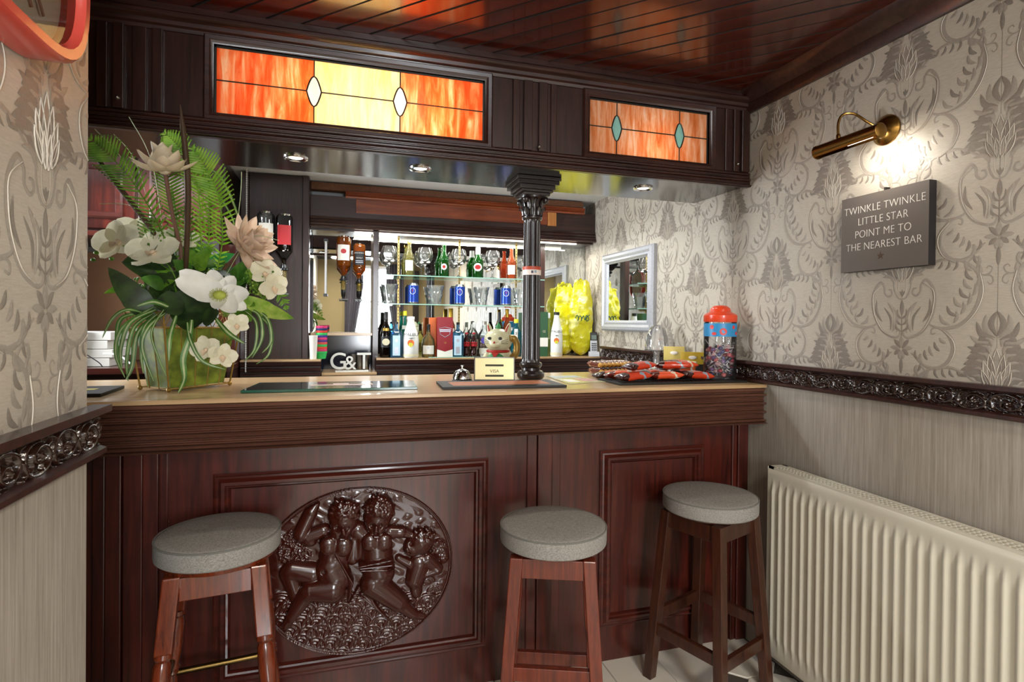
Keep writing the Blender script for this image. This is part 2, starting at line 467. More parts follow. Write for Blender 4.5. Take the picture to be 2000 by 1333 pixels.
    for k in range(4): lf(.10 + .02 * k, .136, .085 + .022 * k, .118 - .004 * k, .008, 2, .2)
    rib([(.217, .092), (.236, .088), (.248, .094), (.252, .106), (.243, .112), (.238, .105)], [.004, .004, .004, .003, .003, .002], 0)
    rib([(.236, .088), (.25, .084), (.255, .07), (.247, .062), (.241, .069)], [.003, .004, .004, .003, .002], 0)
    rib([(.19, .122), (.2, .135), (.215, .138), (.218, .128), (.21, .124)], [.004, .005, .004, .003, .002], 0)
    # lower scroll
    rib([(.104, -.072), (.094, -.076), (.092, -.064), (.104, -.056), (.128, -.064), (.150, -.092), (.154, -.125), (.138, -.158), (.108, -.176), (.078, -.172), (.056, -.158), (.042, -.142), (.032, -.134)],
        [.003, .005, .005, .006, .010, .013, .014, .013, .011, .009, .007, .005, .003], 0)
    rib([(.128, -.066), (.154, -.093), (.159, -.125), (.142, -.161), (.108, -.181)], [.001, .0015, .0015, .0012, .001], 1, .0018)
    for k in range(5):
        t = k / 4; lf(.135 - .07 * t, -.10 - .065 * t ** .7, .115 - .055 * t, -.085 - .05 * t, .010, 2 if k % 2 else 0, .15)
    lf(.055, -.155, .045, -.125, .009, 2, .2); lf(.07, -.168, .064, -.135, .009, 0, .2); lf(.06, -.165, .052, -.19, .008, 2, .1)
    return R
DAM = damask()
def damask_mesh(name, cols, xw, sgn, z0, z1, y0, y1, parent):
    mb = MB()
    for (Yc, Zc) in cols:
        if Yc < y0 - .3 or Yc > y1 + .3: continue
        for q, ws, mi, h in DAM:
            for mir in (1, -1):
                mb.m = mi; P = []
                n = len(q)
                for i, p in enumerate(q):
                    d = q[min(i + 1, n - 1)] - q[max(i - 1, 0)]; d.normalize(); nx, ny = -d.y, d.x; wv = ws[i] / 2
                    row = []
                    for s in (-1, 0, 1):
                        row.append((xw + sgn * (h * (1 if s == 0 else .35)), Yc + mir * (p.x + nx * wv * s), Zc + p.y + ny * wv * s))
                    P.append(row)
                mb.grid(P)
    mb.m = 2
    for sY in sorted(set(round(c[0], 3) for c in cols))[::2]:      # paper seams
        mb.add([(xw + sgn * .0003, sY - .0006, z0), (xw + sgn * .0003, sY + .0006, z0), (xw + sgn * .0003, sY + .0006, z1), (xw + sgn * .0003, sY - .0006, z1)], [(0, 1, 2, 3)])
    me = mb.mesh(name, ['motif_fill', 'motif_line', 'motif_dark'], smooth=60)
    bm = bmesh.new(); bm.from_mesh(me)
    for co, no in (((0, 0, z1), (0, 0, 1)), ((0, 0, z0), (0, 0, -1)), ((0, y1, 0), (0, 1, 0)), ((0, y0, 0), (0, -1, 0))):
        g = bm.verts[:] + bm.edges[:] + bm.faces[:]
        bmesh.ops.bisect_plane(bm, geom=g, plane_co=co, plane_no=no, clear_outer=True)
    for f in bm.faces:      # face the room
        if f.normal.x * sgn < 0: f.normal_flip()
    bm.to_mesh(me); bm.free()
    o = bpy.data.objects.new(name, me); C.objects.link(o); o.parent = parent; o['kind'] = 'stuff'
    return o

# ---------------------------------------------------------------- room shell
ZD0, ZD1 = 1.099, 1.187          # dado rail
fl = struct(MB().box(-2.0, 1.70, YREAR, 3.83, -.05, -.006).build('floor', 'grout', smooth=0))
TX, TY, gx, gy, cut = .22, .33, 1.425, 1.77, .05
oct_me = None
def tile_mesh(name, mat, pts, h):
    n = len(pts); e = .003
    cxm = sum(p[0] for p in pts) / n; cym = sum(p[1] for p in pts) / n
    top = [(cxm + (p[0] - cxm) * .985, cym + (p[1] - cym) * .985, h) for p in pts]
    mid = [(p[0], p[1], h - e) for p in pts]; bot = [(p[0], p[1], -.006) for p in pts]
    vs = bot + mid + top
    fs = [(i, (i + 1) % n, n + (i + 1) % n, n + i) for i in range(n)] + [(n + i, n + (i + 1) % n, 2 * n + (i + 1) % n, 2 * n + i) for i in range(n)] + [tuple(range(2 * n, 3 * n))]
    return MB().add(vs, fs).mesh(name, mat, smooth=0)
hx, hy = TX / 2 - .0015, TY / 2 - .0015
om = tile_mesh('floor_tile', 'tile_white', [(-hx + cut, -hy), (hx - cut, -hy), (hx, -hy + cut), (hx, hy - cut), (hx - cut, hy), (-hx + cut, hy), (-hx, hy - cut), (-hx, -hy + cut)], 0)
dm = tile_mesh('floor_inset', 'tile_black', [(0, -cut + .003), (cut - .003, 0), (0, cut - .003), (-cut + .003, 0)], 0)
for i in range(-8, 2):
    for j in range(-4, 2):
        x = gx + TX * (i + .5); y = gy + TY * (j + .5)
        if x < -.45 or x > XR - .05 or y < .4 or y > 2.02: continue
        o = bpy.data.objects.new('floor_tile', om); C.objects.link(o); o.location = (x, y, 0); o.parent = fl
        if x + TX / 2 < XR - .05:
            o = bpy.data.objects.new('floor_inset', dm); C.objects.link(o); o.location = (gx + TX * i, gy + TY * j, 0); o.parent = fl
# rest of the floor, out of view, one tiled part
mb = MB()
for i in range(-16, 2):
    for j in range(-13, 7):
        x = gx + TX * (i + .5); y = gy + TY * (j + .5)
        if (-.45 <= x <= XR - .05 and .4 <= y <= 2.02) or x > XR - .05 or x < -1.85 or y < YREAR + .2 or y > 3.6: continue
        mb.box(x - hx, x + hx, y - hy, y + hy, -.006, 0)
o = mb.build('floor_tiling', 'tile_white', fl, smooth=0); o['kind'] = 'stuff'

def two_tone(mb, x0, x1, y0, y1, zsplit, ztop):
    mb.m = 1; mb.box(x0, x1, y0, y1, -.05, zsplit); mb.m = 0; mb.box(x0, x1, y0, y1, zsplit, ztop); return mb
wr = struct(two_tone(MB(), XR, XR + .1, YREAR, YB + .1, 1.14, ZCEIL + .05).build('wall_right', ['paper_upper', 'paper_lower'], smooth=0))
cols = [(1.324 + .266 * k, 1.393 + (.31 if k % 2 else 0) + .62 * j) for k in range(-7, 10) for j in range(-1, 3)]
damask_mesh('embossed_pattern', cols, XR, -1, ZD1 - .01, 2.26, -.6, YB - .01, wr)
wl = struct(two_tone(MB(), -.60, -.425, YREAR, 1.137, 1.14, ZCEIL + .05).build('wall_left', ['paper_upper', 'paper_lower'], smooth=0))
cols = [(.995 + .266 * k, 1.473 + (.31 if k % 2 else 0) + .62 * j) for k in range(-5, 2) for j in range(-1, 3)]
damask_mesh('embossed_pattern', cols, -.425, 1, ZD1 - .01, 2.30, -.4, 1.136, wl)
struct(MB().box(-2.0, 1.66, YB + .006, YB + .1, -.05, ZCEIL + .05).build('wall_back', 'white_paint', smooth=0))
mb = two_tone(MB(), -2.1, -2.0, .6, YB + .1, 1.14, ZCEIL + .05)
# far left wall with a window opening is split round the opening
mb = MB()
mb.m = 0
for (a, b_, c, d) in ((.6, 2.50, -.05, ZCEIL + .05), (3.04, YB + .1, -.05, ZCEIL + .05), (2.50, 3.04, -.05, 1.16), (2.50, 3.04, 2.10, ZCEIL + .05)):
    mb.box(-2.1, -2.0, a, b_, c, d)
struct(mb.build('wall_far_left', ['paper_upper'], smooth=0))
struct(MB().box(-2.0, -.60, .5, .6, -.05, ZCEIL + .05).build('wall_partition', ['paper_upper'], smooth=0))
mb = MB()
for (a, b_, c, d) in ((-.60, .12, -.05, ZCEIL + .05), (.92, XR + .1, -.05, ZCEIL + .05), (.12, .92, -.05, .68), (.12, .92, 2.26, ZCEIL + .05)):
    mb.box(a, b_, YREAR - .1, YREAR, c, d)
struct(mb.build('wall_rear', 'tan_wall', smooth=0))
for n_, (X0, X1, Yw, Z0, Z1, ax) in enumerate(((.12, .92, YREAR - .06, .68, 2.26, 'x'), (2.50, 3.04, -2.05, 1.16, 2.10, 'y'))):
    wn = bpy.data.objects.new('window_%d' % (n_ + 1), None); C.objects.link(wn); wn['kind'] = 'structure'
    wn.location = ((X0 + X1) / 2, Yw, Z0) if ax == 'x' else (Yw, (X0 + X1) / 2, Z0)
    h = (X1 - X0) / 2; H = Z1 - Z0
    fr = MB()
    for (a, b_, c, d) in ((-h, h, 0, .05), (-h, h, H - .05, H), (-h, -h + .05, .05, H - .05), (h - .05, h, .05, H - .05), (-h + .05, h - .05, H * .62 - .015, H * .62 + .015)):
        fr.box(a, b_, -.025, .025, c, d)
    o = fr.build('window_frame', 'white_paint', wn, local=True, smooth=0)
    if ax == 'y': wn.rotation_euler = (0, 0, PI / 2)
mb = MB()
for sx, x0 in ((1, .0), (-1, .96)):
    P = []
    for i in range(25):
        t = i / 24
        P.append([(x0 + sx * (.30 * t) * (1 - .55 * max(0, (1.9 - z)) ), YREAR + .07 + .018 * math.sin(t * 40), z) for z in (2.30, 2.1, 1.9, 1.7, 1.5, 1.3, .9)])
    c = MB().grid(P).build('curtain', 'curtain', smooth=80)
    tag(c, 'grey curtain at the rear window, on the side %s the dark post' % ('away from' if sx > 0 else 'next to'), 'curtain')
# dark door and post on the rear wall (seen in the bar mirrors)
o = struct(MB().box(1.12, 1.22, YREAR, YREAR + .05, 0, 2.2).build('trim_4', 'black_wood', smooth=0))

# ---------------------------------------------------------------- ceiling of diagonal planks
ce = struct(MB().box(-2.0, XR + .1, YREAR, 2.12, ZCEIL + .012, ZCEIL + .06).build('ceiling', 'dark_gap', smooth=0))
struct(MB().box(-2.0, XR + .1, 2.12, YB + .1, ZCEIL + .05, ZCEIL + .1).build('ceiling_void', 'dark_gap', smooth=0))
struct(MB().box(-2.0, XR, 2.42, YB + .006, 2.174, 2.21).build('ceiling_bar', 'white_paint', smooth=0))
def clip(poly, a, b_, c):
    out = []
    for i in range(len(poly)):
        p, q = poly[i], poly[(i + 1) % len(poly)]; dp = a * p[0] + b_ * p[1] - c; dq = a * q[0] + b_ * q[1] - c
        if dp <= 0: out.append(p)
        if (dp < 0) != (dq < 0) and abs(dp - dq) > 1e-9:
            t = dp / (dp - dq); out.append((p[0] + t * (q[0] - p[0]), p[1] + t * (q[1] - p[1])))
    return out
PW = .0775; r2 = math.sqrt(.5)
k = 0
off0 = (-.144 + 2.014) * r2          # joint measured on the photograph
for i in range(-60, 40):
    s0 = off0 + i * PW; s1 = s0 + PW - .004
    # s = (x+y)/sqrt2 across the planks, t along
    poly = [((s + t) * r2, (s - t) * r2) for s, t in ((s0, -5), (s1, -5), (s1, 5), (s0, 5))]
    for a, b_, c in ((1, 0, XR), (-1, 0, 2.0), (0, 1, 2.10), (0, -1, -(-1.2))):
        poly = clip(poly, a, b_, c)
        if len(poly) < 3: break
    if len(poly) < 3: continue
    cxm = sum(p[0] for p in poly) / len(poly); cym = sum(p[1] for p in poly) / len(poly)
    n = len(poly)
    rot = [((p[0] - cxm) * r2 - (p[1] - cym) * r2, (p[0] - cxm) * r2 + (p[1] - cym) * r2) for p in poly]   # local x along the plank
    dz = rnd.uniform(-.0012, .0012)
    vs = [(p[0], p[1], .012) for p in rot] + [(p[0], p[1], .003 + dz) for p in rot] + [(p[0], p[1] * .94, dz) for p in rot]
    fs = [(j, (j + 1) % n, n + (j + 1) % n, n + j) for j in range(n)] + [(n + j, n + (j + 1) % n, 2 * n + (j + 1) % n, 2 * n + j) for j in range(n)] + [tuple(range(2 * n, 3 * n))]
    mb = MB().add(vs, fs); mb.mi = [1] * n + [1] * n + [0]
    o = mb.build('plank', ['plank_wood', 'dark_gap'], ce, local=True, loc=(cxm, cym, ZCEIL), rotz=-PI / 4, smooth=0)
cv = [(0, 0), (0, -.09), (-.012, -.09), (-.018, -.075), (-.022, -.05), (-.04, -.03), (-.055, -.012), (-.06, 0)]
struct(MB().prism(cv, (XR, YREAR, ZCEIL), (XR, 2.02, ZCEIL), a=(1, 0, 0)).build('trim_1', 'dark_oak', smooth=30))

# ---------------------------------------------------------------- carved dado rails
def carving(L, H, nu=104, nv=38):
    """height field of one repeat of the acanthus scroll"""
    u = np.linspace(0, L, nu); v = np.linspace(0, H, nv); U, V = np.meshgrid(u, v, indexing='ij')
    hgt = np.zeros_like(U)
    def curve(pts, r0, r1, amp, lift=0):
        nonlocal hgt
        q = crv([(p[0] * L, p[1] * H, 0) for p in pts], 10)
        for i, p in enumerate(q):
            r = (r0 + (r1 - r0) * i / len(q)) * H
            for du in (-L, 0, L):
                d2 = (U - p.x - du) ** 2 + (V - p.y) ** 2
                hgt = np.maximum(hgt, np.where(d2 < r * r, amp * np.sqrt(np.maximum(0, 1 - d2 / (r * r))) + lift, 0))
    def blob(cx_, cy2, r, amp, petals=0):
        nonlocal hgt
        for du in (-L, 0, L):
            dx = U - cx_ * L - du; dy = V - cy2 * H; d = np.sqrt(dx * dx + dy * dy); an = np.arctan2(dy, dx)
            rr = r * H * (1 + (.22 * np.cos(petals * an) if petals else 0))
            hgt = np.maximum(hgt, np.where(d < rr, amp * np.sqrt(np.maximum(0, 1 - (d / rr) ** 2)) * (1 + (.25 * np.cos(petals * an) * d / rr if petals else 0)), 0))
    for f in (0, 1):
        def m(x, y): return ((x + .5 * f), (1 - y) if f else y)
        curve([m(-.02, .5), m(.06, .86), m(.22, .97), m(.38, .8), m(.42, .5), m(.34, .24), m(.22, .22), m(.14, .4), m(.19, .6), m(.27, .58)], .10, .07, .008)
        curve([m(.0, .5), m(.03, .2), m(.12, .06), m(.26, .04)], .09, .03, .007)
        curve([m(.40, .75), m(.45, .92), m(.54, .97)], .08, .03, .006)
        curve([m(.05, .7), m(.02, .88), m(-.05, .97)], .07, .03, .006)
        curve([m(.36, .3), m(.44, .2), m(.47, .06)], .08, .03, .006)
        curve([m(.1, .84), m(.14, .66), m(.12, .5)], .06, .03, .006)
        curve([m(.3, .9), m(.3, .74), m(.34, .62)], .06, .03, .006)
        x, y = m(.235, .46); blob(x, y, .17, .011, 5); blob(x, y, .06, .014)
    rng = np.random.RandomState(3)
    hgt = hgt + .0006 * rng.rand(*hgt.shape)
    return U, V, hgt
cU, cV, cH = carving(.17, .052)
P = [[(cU[i, j], 0, 0) for j in range(cU.shape[1])] for i in range(cU.shape[0])]
cmb = MB().grid([[(cU[i, j], -cH[i, j] - .004, cV[i, j]) for j in range(cU.shape[1])] for i in range(cU.shape[0])])
cme = cmb.mesh('carved_segment', 'carved_wood', smooth=60)
def dado(name, p0, p1, nrm, n, first=0):
    """rail from p0 to p1 (floor points) on a wall whose normal is nrm"""
    p0 = Vector(p0); p1 = Vector(p1); nrm = Vector(nrm); d = (p1 - p0).normalized()
    prof = [(0, ZD0), (.018, ZD0), (.022, ZD0 + .004), (.022, ZD0 + .012), (.012, ZD0 + .016), (.004, ZD0 + .018), (.004, ZD1 - .022), (.016, ZD1 - .019), (.030, ZD1 - .012), (.030, ZD1), (0, ZD1)]
    t = struct(MB().prism(prof, p0, p1, a=nrm).build(name, 'dark_oak', smooth=30))
    L = (p1 - p0).length; sx = L / n / .17
    for i in range(n):
        o = bpy.data.objects.new('carved_segment', cme); C.objects.link(o); o.parent = t
        # local x along the rail, local -y out of the wall
        q = p0 + d * (i * L / n)
        if d.cross(-nrm).z < 0:      # keep the frame right-handed
            q = p0 + d * ((i + 1) * L / n); dx = -d
        else: dx = d
        M = Matrix(((dx.x * sx, -nrm.x, 0, q.x + nrm.x * .002), (dx.y * sx, -nrm.y, 0, q.y + nrm.y * .002), (0, 0, 1, ZD0 + .015), (0, 0, 0, 1)))
        o.matrix_local = M
    return t
dado('trim_2', (XR, -.45, 0), (XR, 3.42, 0), (-1, 0, 0), 23)
dado('trim_3', (-.425, -.30, 0), (-.425, 1.160, 0), (1, 0, 0), 9)
# ---------------------------------------------------------------- bar counter
XL = -1.75
bar = thing('bar_counter', 'long mahogany bar counter with reeded apron, moulded panels and a carved oval', 'bar counter', ((XL + XR) / 2, Y0, 0))
MB().box(XL, XR - .004, Y0, Y0 + .03, .0, 1.03).build('front_board', 'mahogany_v', bar, smooth=0)
# worktop (a thing of its own) with a light oak top
wt = thing('bar_worktop', 'pale oak worktop running the whole length of the bar', 'worktop', ((XL + XR) / 2, 2.2, 1.07))
MB().box(XL, XR - .004, 1.90, 2.56, 1.083, ZC).build('top_board', 'light_oak', wt, bevel=.003, smooth=0)
MB().box(XL, XR - .004, 1.893, 1.90, 1.083, ZC).build('edge_strip', 'light_oak', wt, bevel=.002, smooth=0)
# reeded apron: bands of fine reeds between rolls
prof = []
def roll(z0, z1, y, d, n=6):
    for i in range(n + 1):
        a = PI * i / n
        prof.append((y - d * math.sin(a), z0 + (z1 - z0) * (1 - math.cos(a)) / 2))
z = 1.082; yb = 1.916
prof.append((Y0, z)); prof.append((yb, z))
def band(z, n, h, d):
    for i in range(n): roll(z, z - h, yb, d, 4); z -= h
    return z
for n_, h_, d_ in ((1, .016, .012), (1, .006, .005), (1, .014, .022), (3, .007, .007), (1, .014, .023), (3, .007, .007), (1, .014, .024), (3, .007, .007), (1, .012, .024), (1, .008, .030)):
    z = band(z, n_, h_, d_)
ZAP = z
prof.append((yb, z)); prof.append((Y0, z))
MB().prism(prof, (XL, 0, 0), (XR - .004, 0, 0)).build('reeded_apron', 'apron_oak', bar, smooth=40)
# raised panel mouldings
mp = [(0, 0), (0, .010), (.006, .014), (.010, .010), (.016, .012), (.026, .024), (.036, .024), (.040, .016), (.046, .014), (.050, .006), (.052, 0)]
for (a, b_) in ((-.402, .512), (.965, 1.437)):
    MB().frame(mp, a, b_, .140, .838, Y0).build('panel_moulding', 'mahogany', bar, smooth=30, fix=False)
    MB().box(a + .052, b_ - .052, Y0 - .004, Y0 + .002, .192, .786).build('panel_field', 'mahogany_v', bar, smooth=0)
for (a, b_, d) in ((.663, .703, .010), (.703, .763, .016), (.763, .80, .006), (1.575, 1.60, .010), (1.60, 1.652, .016), (-.735, -.70, .012), (-.70, -.655, .018), (-.655, -.60, .010), (-.60, -.555, .016), (-.555, -.53, .008)):
    MB().box(a + .001, b_ - .001, Y0 - d, Y0 + .002, .0, ZAP + .004).build('pilaster_strip', 'mahogany_v', bar, bevel=.003, smooth=0)

# carved oval plaque: three children at play on waves, height field
def plaque():
    sx, sz, cx0, cz0 = .330, .290, .055, .476
    nu, nv = 330, 290
    U, V = np.meshgrid(np.linspace(-1, 1, nu), np.linspace(-1, 1, nv), indexing='ij')
    def q(x, y):
        p = at(480 + x / 3.307, 930 + y / 3.307, Y=Y0); return ((p.x - cx0), (p.z - cz0))
    X = U * sx; Z = V * sz
    k = .00054          # metres per crop pixel on the panel
    rng = np.random.RandomState(5)
    h = .004 + .0016 * np.sin(X * 95 + 2.1 * np.sin(Z * 60)) * np.cos(Z * 110 + X * 40)
    # waves: rows of scale-like crests in the lower half
    def crest(cx_, cy2, r, amp):
        nonlocal h
        x, z = q(cx_, cy2); r = r * k
        dx = (X - x) / (r * 1.25); dz = (Z - z) / r
        d = np.sqrt(dx * dx + dz * dz)
        ring = np.exp(-((d - .8) / .13) ** 2) + .8 * np.exp(-((d - .5) / .1) ** 2) + .6 * np.exp(-((d - .24) / .09) ** 2)
        h = np.maximum(h, np.where(dz > -.25, amp * ring * (1 - .3 * d) + .004, 0))
    for row in range(6):
        y = 770 + row * 68
        for c in range(11):
            x = 230 + c * 104 + (52 if row % 2 else 0) + rng.uniform(-16, 16)
            crest(x, y + rng.uniform(-12, 12) + 40, 74, .0075)
    for c in range(5): crest(1150 + c * 28, 690 + c * 22 - (c % 2) * 40, 34, .004)
    def cap(x0, y0, r0, x1, y1, r1, base=.006, fl=.55, sm=.004):
        """tapered limb"""
        nonlocal h
        a = q(x0, y0); b_ = q(x1, y1)
        ax, az = b_[0] - a[0], b_[1] - a[1]; L2 = ax * ax + az * az + 1e-12
        t = np.clip(((X - a[0]) * ax + (Z - a[1]) * az) / L2, 0, 1)
        d = np.hypot(X - a[0] - t * ax, Z - a[1] - t * az); r = (r0 + (r1 - r0) * t) * k
        hh = np.where(d < r, base + fl * np.sqrt(np.maximum(0, r * r - d * d)), 0)
        # smooth maximum
        m = np.maximum(h, hh); e = np.clip(1 - np.abs(h - hh) / sm, 0, 1)
        h = np.where(hh > 0, m + .25 * sm * e * e, h)
    def hair(x, y, r, base, n=46):
        for i in range(n * 2):
            a = rng.uniform(0, 2 * PI); rr = r * math.sqrt(rng.uniform(0, 1)) * .88
            if math.sin(a) * rr > .22 * r: continue
            px, py = x + rr * math.cos(a), y + rr * math.sin(a); t = rng.uniform(0, 2 * PI)
            cap(px, py, 13, px + 16 * math.cos(t), py + 16 * math.sin(t), 9, base * math.sqrt(max(.05, 1 - (rr / r) ** 2)) + .004, .55, .002)
    def dent(x, y, r, dep):
        nonlocal h
        a = q(x, y); d2 = ((X - a[0]) ** 2 + (Z - a[1]) ** 2) / (r * k) ** 2
        h = h - dep * np.exp(-d2)
    # vegetation on the left
    for i in range(120):
        x = rng.uniform(215, 470); y = rng.uniform(340, 560)
        if (x - 290) ** 2 / 130 ** 2 + (y - 470) ** 2 / 120 ** 2 < 1: cap(x, y, 10, x + rng.uniform(-14, 14), y + rng.uniform(-14, 14), 6, .005, .7, .001)
    # child on the right (behind)
    cap(1240, 440, 46, 1270, 520, 40, .004, .35)
    for i in range(26): a = rng.uniform(-1, 1); b_ = rng.uniform(-1, 1); cap(1240 + 45 * a, 470 + 60 * b_, 13, 1255 + 45 * a, 485 + 60 * b_, 7, .010, .6, .001)
    cap(1120, 560, 76, 1090, 660, 62, .006, .5); cap(1090, 650, 52, 1100, 745, 34, .006, .5)
    cap(1170, 525, 46, 1235, 590, 34, .010, .6); cap(1235, 595, 32, 1150, 625, 24, .012, .6); cap(1060, 560, 30, 985, 520, 22, .010, .6)
    cap(1125, 420, 84, 1080, 445, 66, .010, .55); cap(1050, 430, 22, 1046, 470, 20, .018, .5)
    hair(1145, 395, 82, .026)
    dent(1062, 420, 12, .006); cap(1036, 448, 12, 1042, 458, 12, .026, .7); dent(1050, 480, 10, .004)
    # middle child
    cap(720, 340, 56, 765, 380, 50, .010, .55); cap(755, 400, 50, 740, 500, 36, .010, .55)
    cap(930, 350, 46, 1000, 350, 38, .012, .6); cap(1000, 350, 38, 1060, 368, 26, .012, .6)
    cap(840, 420, 98, 845, 530, 100, .010, .5); cap(850, 560, 104, 860, 610, 100, .012, .5)
    cap(800, 400, 52, 800, 410, 50, .030, .38); cap(888, 398, 52, 888, 408, 50, .030, .38)
    cap(820, 680, 82, 985, 800, 62, .014, .6); cap(985, 800, 58, 1080, 880, 32, .012, .6); cap(1080, 880, 30, 1140, 892, 20, .010, .6)
    cap(840, 300, 62, 845, 320, 56, .020, .6); cap(858, 225, 96, 850, 250, 90, .014, .55)
    hair(862, 205, 98, .040, 60)
    dent(812, 296, 15, .009); dent(864, 296, 15, .009); cap(838, 296, 11, 836, 322, 15, .044, .7); dent(838, 346, 15, .007); cap(826, 362, 9, 850, 362, 9, .040, .5)
    for t in range(3): cap(730 + 4 * t, 540 + 16 * t, 6, 930 + 8 * t, 500 + 34 * t, 5, .050 - .004 * t, 1.0, .001)
    dent(925, 575, 12, .008)
    # left child
    cap(430, 620, 70, 300, 600, 62, .008, .55); cap(280, 620, 56, 330, 770, 38, .008, .55)
    cap(500, 345, 46, 400, 380, 42, .010, .55); cap(355, 365, 44, 420, 230, 40, .012, .6); cap(430, 215, 34, 455, 175, 22, .014, .6)
    cap(365, 380, 44, 420, 410, 38, .008, .5)
    cap(590, 440, 96, 560, 560, 88, .012, .5); cap(545, 590, 92, 575, 640, 100, .014, .5)
    cap(535, 420, 54, 535, 430, 52, .032, .38); cap(630, 425, 56, 630, 435, 54, .032, .38)
    cap(700, 390, 48, 690, 520, 44, .008, .5)
    cap(560, 710, 86, 420, 725, 64, .018, .6); cap(405, 730, 60, 300, 890, 36, .016, .6); cap(300, 890, 34, 262, 950, 24, .014, .6)
    cap(620, 330, 66, 605, 345, 62, .020, .62); cap(635, 250, 98, 635, 268, 92, .014, .55)
    hair(640, 225, 98, .040, 60)
    dent(592, 308, 15, .009); dent(652, 312, 15, .009); cap(628, 306, 11, 634, 332, 15, .050, .7); dent(622, 358, 15, .007); cap(610, 374, 9, 634, 374, 9, .042, .5)
    dent(505, 590, 12, .010); dent(582, 500, 30, .004)
    for t in range(7):      # drapery folds
        cap(580 + 12 * t, 470 + 6 * t, 5, 690 - 4 * t, 660 + 20 * t, 7, .034 - .002 * t, 1.0, .001)
        cap(690 - 4 * t, 660 + 18 * t, 7, 590 - 4 * t, 810 - 4 * t, 5, .022 - .001 * t, 1.0, .001)
        cap(760 - 3 * t, 640 + 20 * t, 6, 830 + 14 * t, 830 + 12 * t, 5, .016, 1.0, .001)
    for t in range(8): cap(670 + 8 * t, 800 - 14 * t, 6, 708 + 6 * t, 792 - 14 * t, 5, .016, .9, .001)
    rad = np.sqrt(U * U + V * V)
    h = np.where(rad > .975, .010, np.where(rad > .955, .002, h))
    h = np.where(rad > .992, 0, h)
    # map the square grid to the oval
    mb = MB(); idx = -np.ones((nu, nv), int); vs = []
    for i in range(nu):
        for j in range(nv):
            if rad[i, j] <= 1.0:
                idx[i, j] = len(vs); vs.append((cx0 + X[i, j], Y0 - .004 - 1.2 * h[i, j], cz0 + Z[i, j]))
    fs = []
    for i in range(nu - 1):
        for j in range(nv - 1):
            q4 = (idx[i, j], idx[i + 1, j], idx[i + 1, j + 1], idx[i, j + 1])
            if min(q4) >= 0: fs.append(tuple(int(t) for t in q4))
    mb.add(vs, fs)
    return mb
o = plaque().build('carved_oval', 'relief_wood', bar, smooth=80, fix=False)
o['label'] = 'dark carved oval with three chubby children playing on waves'

# ---------------------------------------------------------------- canopy over the bar
YF = 2.03; YK = 2.41
cn = thing('bar_canopy', 'dark wood canopy above the bar with backlit stained glass windows', 'canopy', ((XL + XR) / 2, YF, ZS))
G1 = (-.412, .491, 2.010, 2.232); G2 = (.913, 1.460, 2.012, 2.227)
fb = MB()
ZT = 2.30
for (a, b_, c, d) in ((XL, G1[0], ZS, ZT), (G1[1], G2[0], ZS, ZT), (G2[1], XR - .002, ZS, ZT), (G1[0], G1[1], ZS, G1[2]), (G1[0], G1[1], G1[3], ZT), (G2[0], G2[1], ZS, G2[2]), (G2[0], G2[1], G2[3], ZT)):
    fb.box(a, b_, YF, YF + .02, c, d)
fb.build('fascia', 'dark_oak_v', cn, smooth=0)
MB().box(XL, XR - .002, YF + .0, YK, ZS, ZS + .015).build('soffit', 'soffit_black', cn, smooth=0)
MB().box(XL, XR - .002, YK - .02, YK, ZS + .015, ZT + .03).build('back_board', 'dark_oak', cn, smooth=0)
# lower moulding with reeds
prof = [(YF + .004, 1.926), (YF - .020, 1.926)]
yb = YF - .012
def rl(z0, z1, y, d, n=5):
    for i in range(n + 1):
        a = PI * i / n; prof.append((y - d * math.sin(a), z0 + (z1 - z0) * (1 - math.cos(a)) / 2))
rl(1.926, 1.936, YF - .016, .008); rl(1.936, 1.942, YF - .014, .003); rl(1.942, 1.948, YF - .014, .003); rl(1.948, 1.962, YF - .010, .010); rl(1.962, 1.968, YF - .012, .003); rl(1.968, 1.974, YF - .012, .003); rl(1.974, 1.988, YF - .006, .010)
prof += [(YF - .004, 1.992), (YF + .004, 1.992)]
MB().prism(prof, (XL, 0, 0), (XR - .002, 0, 0)).build('lower_moulding', 'dark_oak', cn, smooth=40)
prof = [(YF + .004, 2.25), (YF - .006, 2.252), (YF - .010, 2.262), (YF - .020, 2.266), (YF - .022, 2.278), (YF - .030, 2.282)]
rl(2.282, 2.306, YF - .026, .014); prof += [(YF - .02, 2.31), (YF - .02, ZCEIL), (YF + .09, ZCEIL), (YF + .09, 2.30), (YF + .004, 2.30)]
MB().prism(prof, (XL, 0, 0), (XR - .002, 0, 0)).build('cornice', 'dark_oak', cn, smooth=40)
for (a, b_, d) in ((.598, .625, .010), (.64, .675, .014), (.70, .735, .014), (.75, .775, .008), (1.535, 1.552, .008), (1.575, 1.60, .012), (1.612, 1.652, .016), (-.735, -.705, .012), (-.69, -.66, .016), (-.64, -.60, .010), (-.585, -.555, .014)):
    MB().box(a, b_, YF - d, YF + .002, 1.99, 2.252).build('pilaster_strip', 'dark_oak_v', cn, bevel=.003, smooth=0)
for (x, z) in ((.70, 2.005), (1.59, 2.02), (-.675, 2.02)):
    k = MB().lathe([(.001, 0), (.006, .002), (.006, .006), (.003, .010), (.001, .011)], 10, (x, YF - .014, z), p1=(x, YF - .2, z)).build('screw_cup', 'steel', cn)

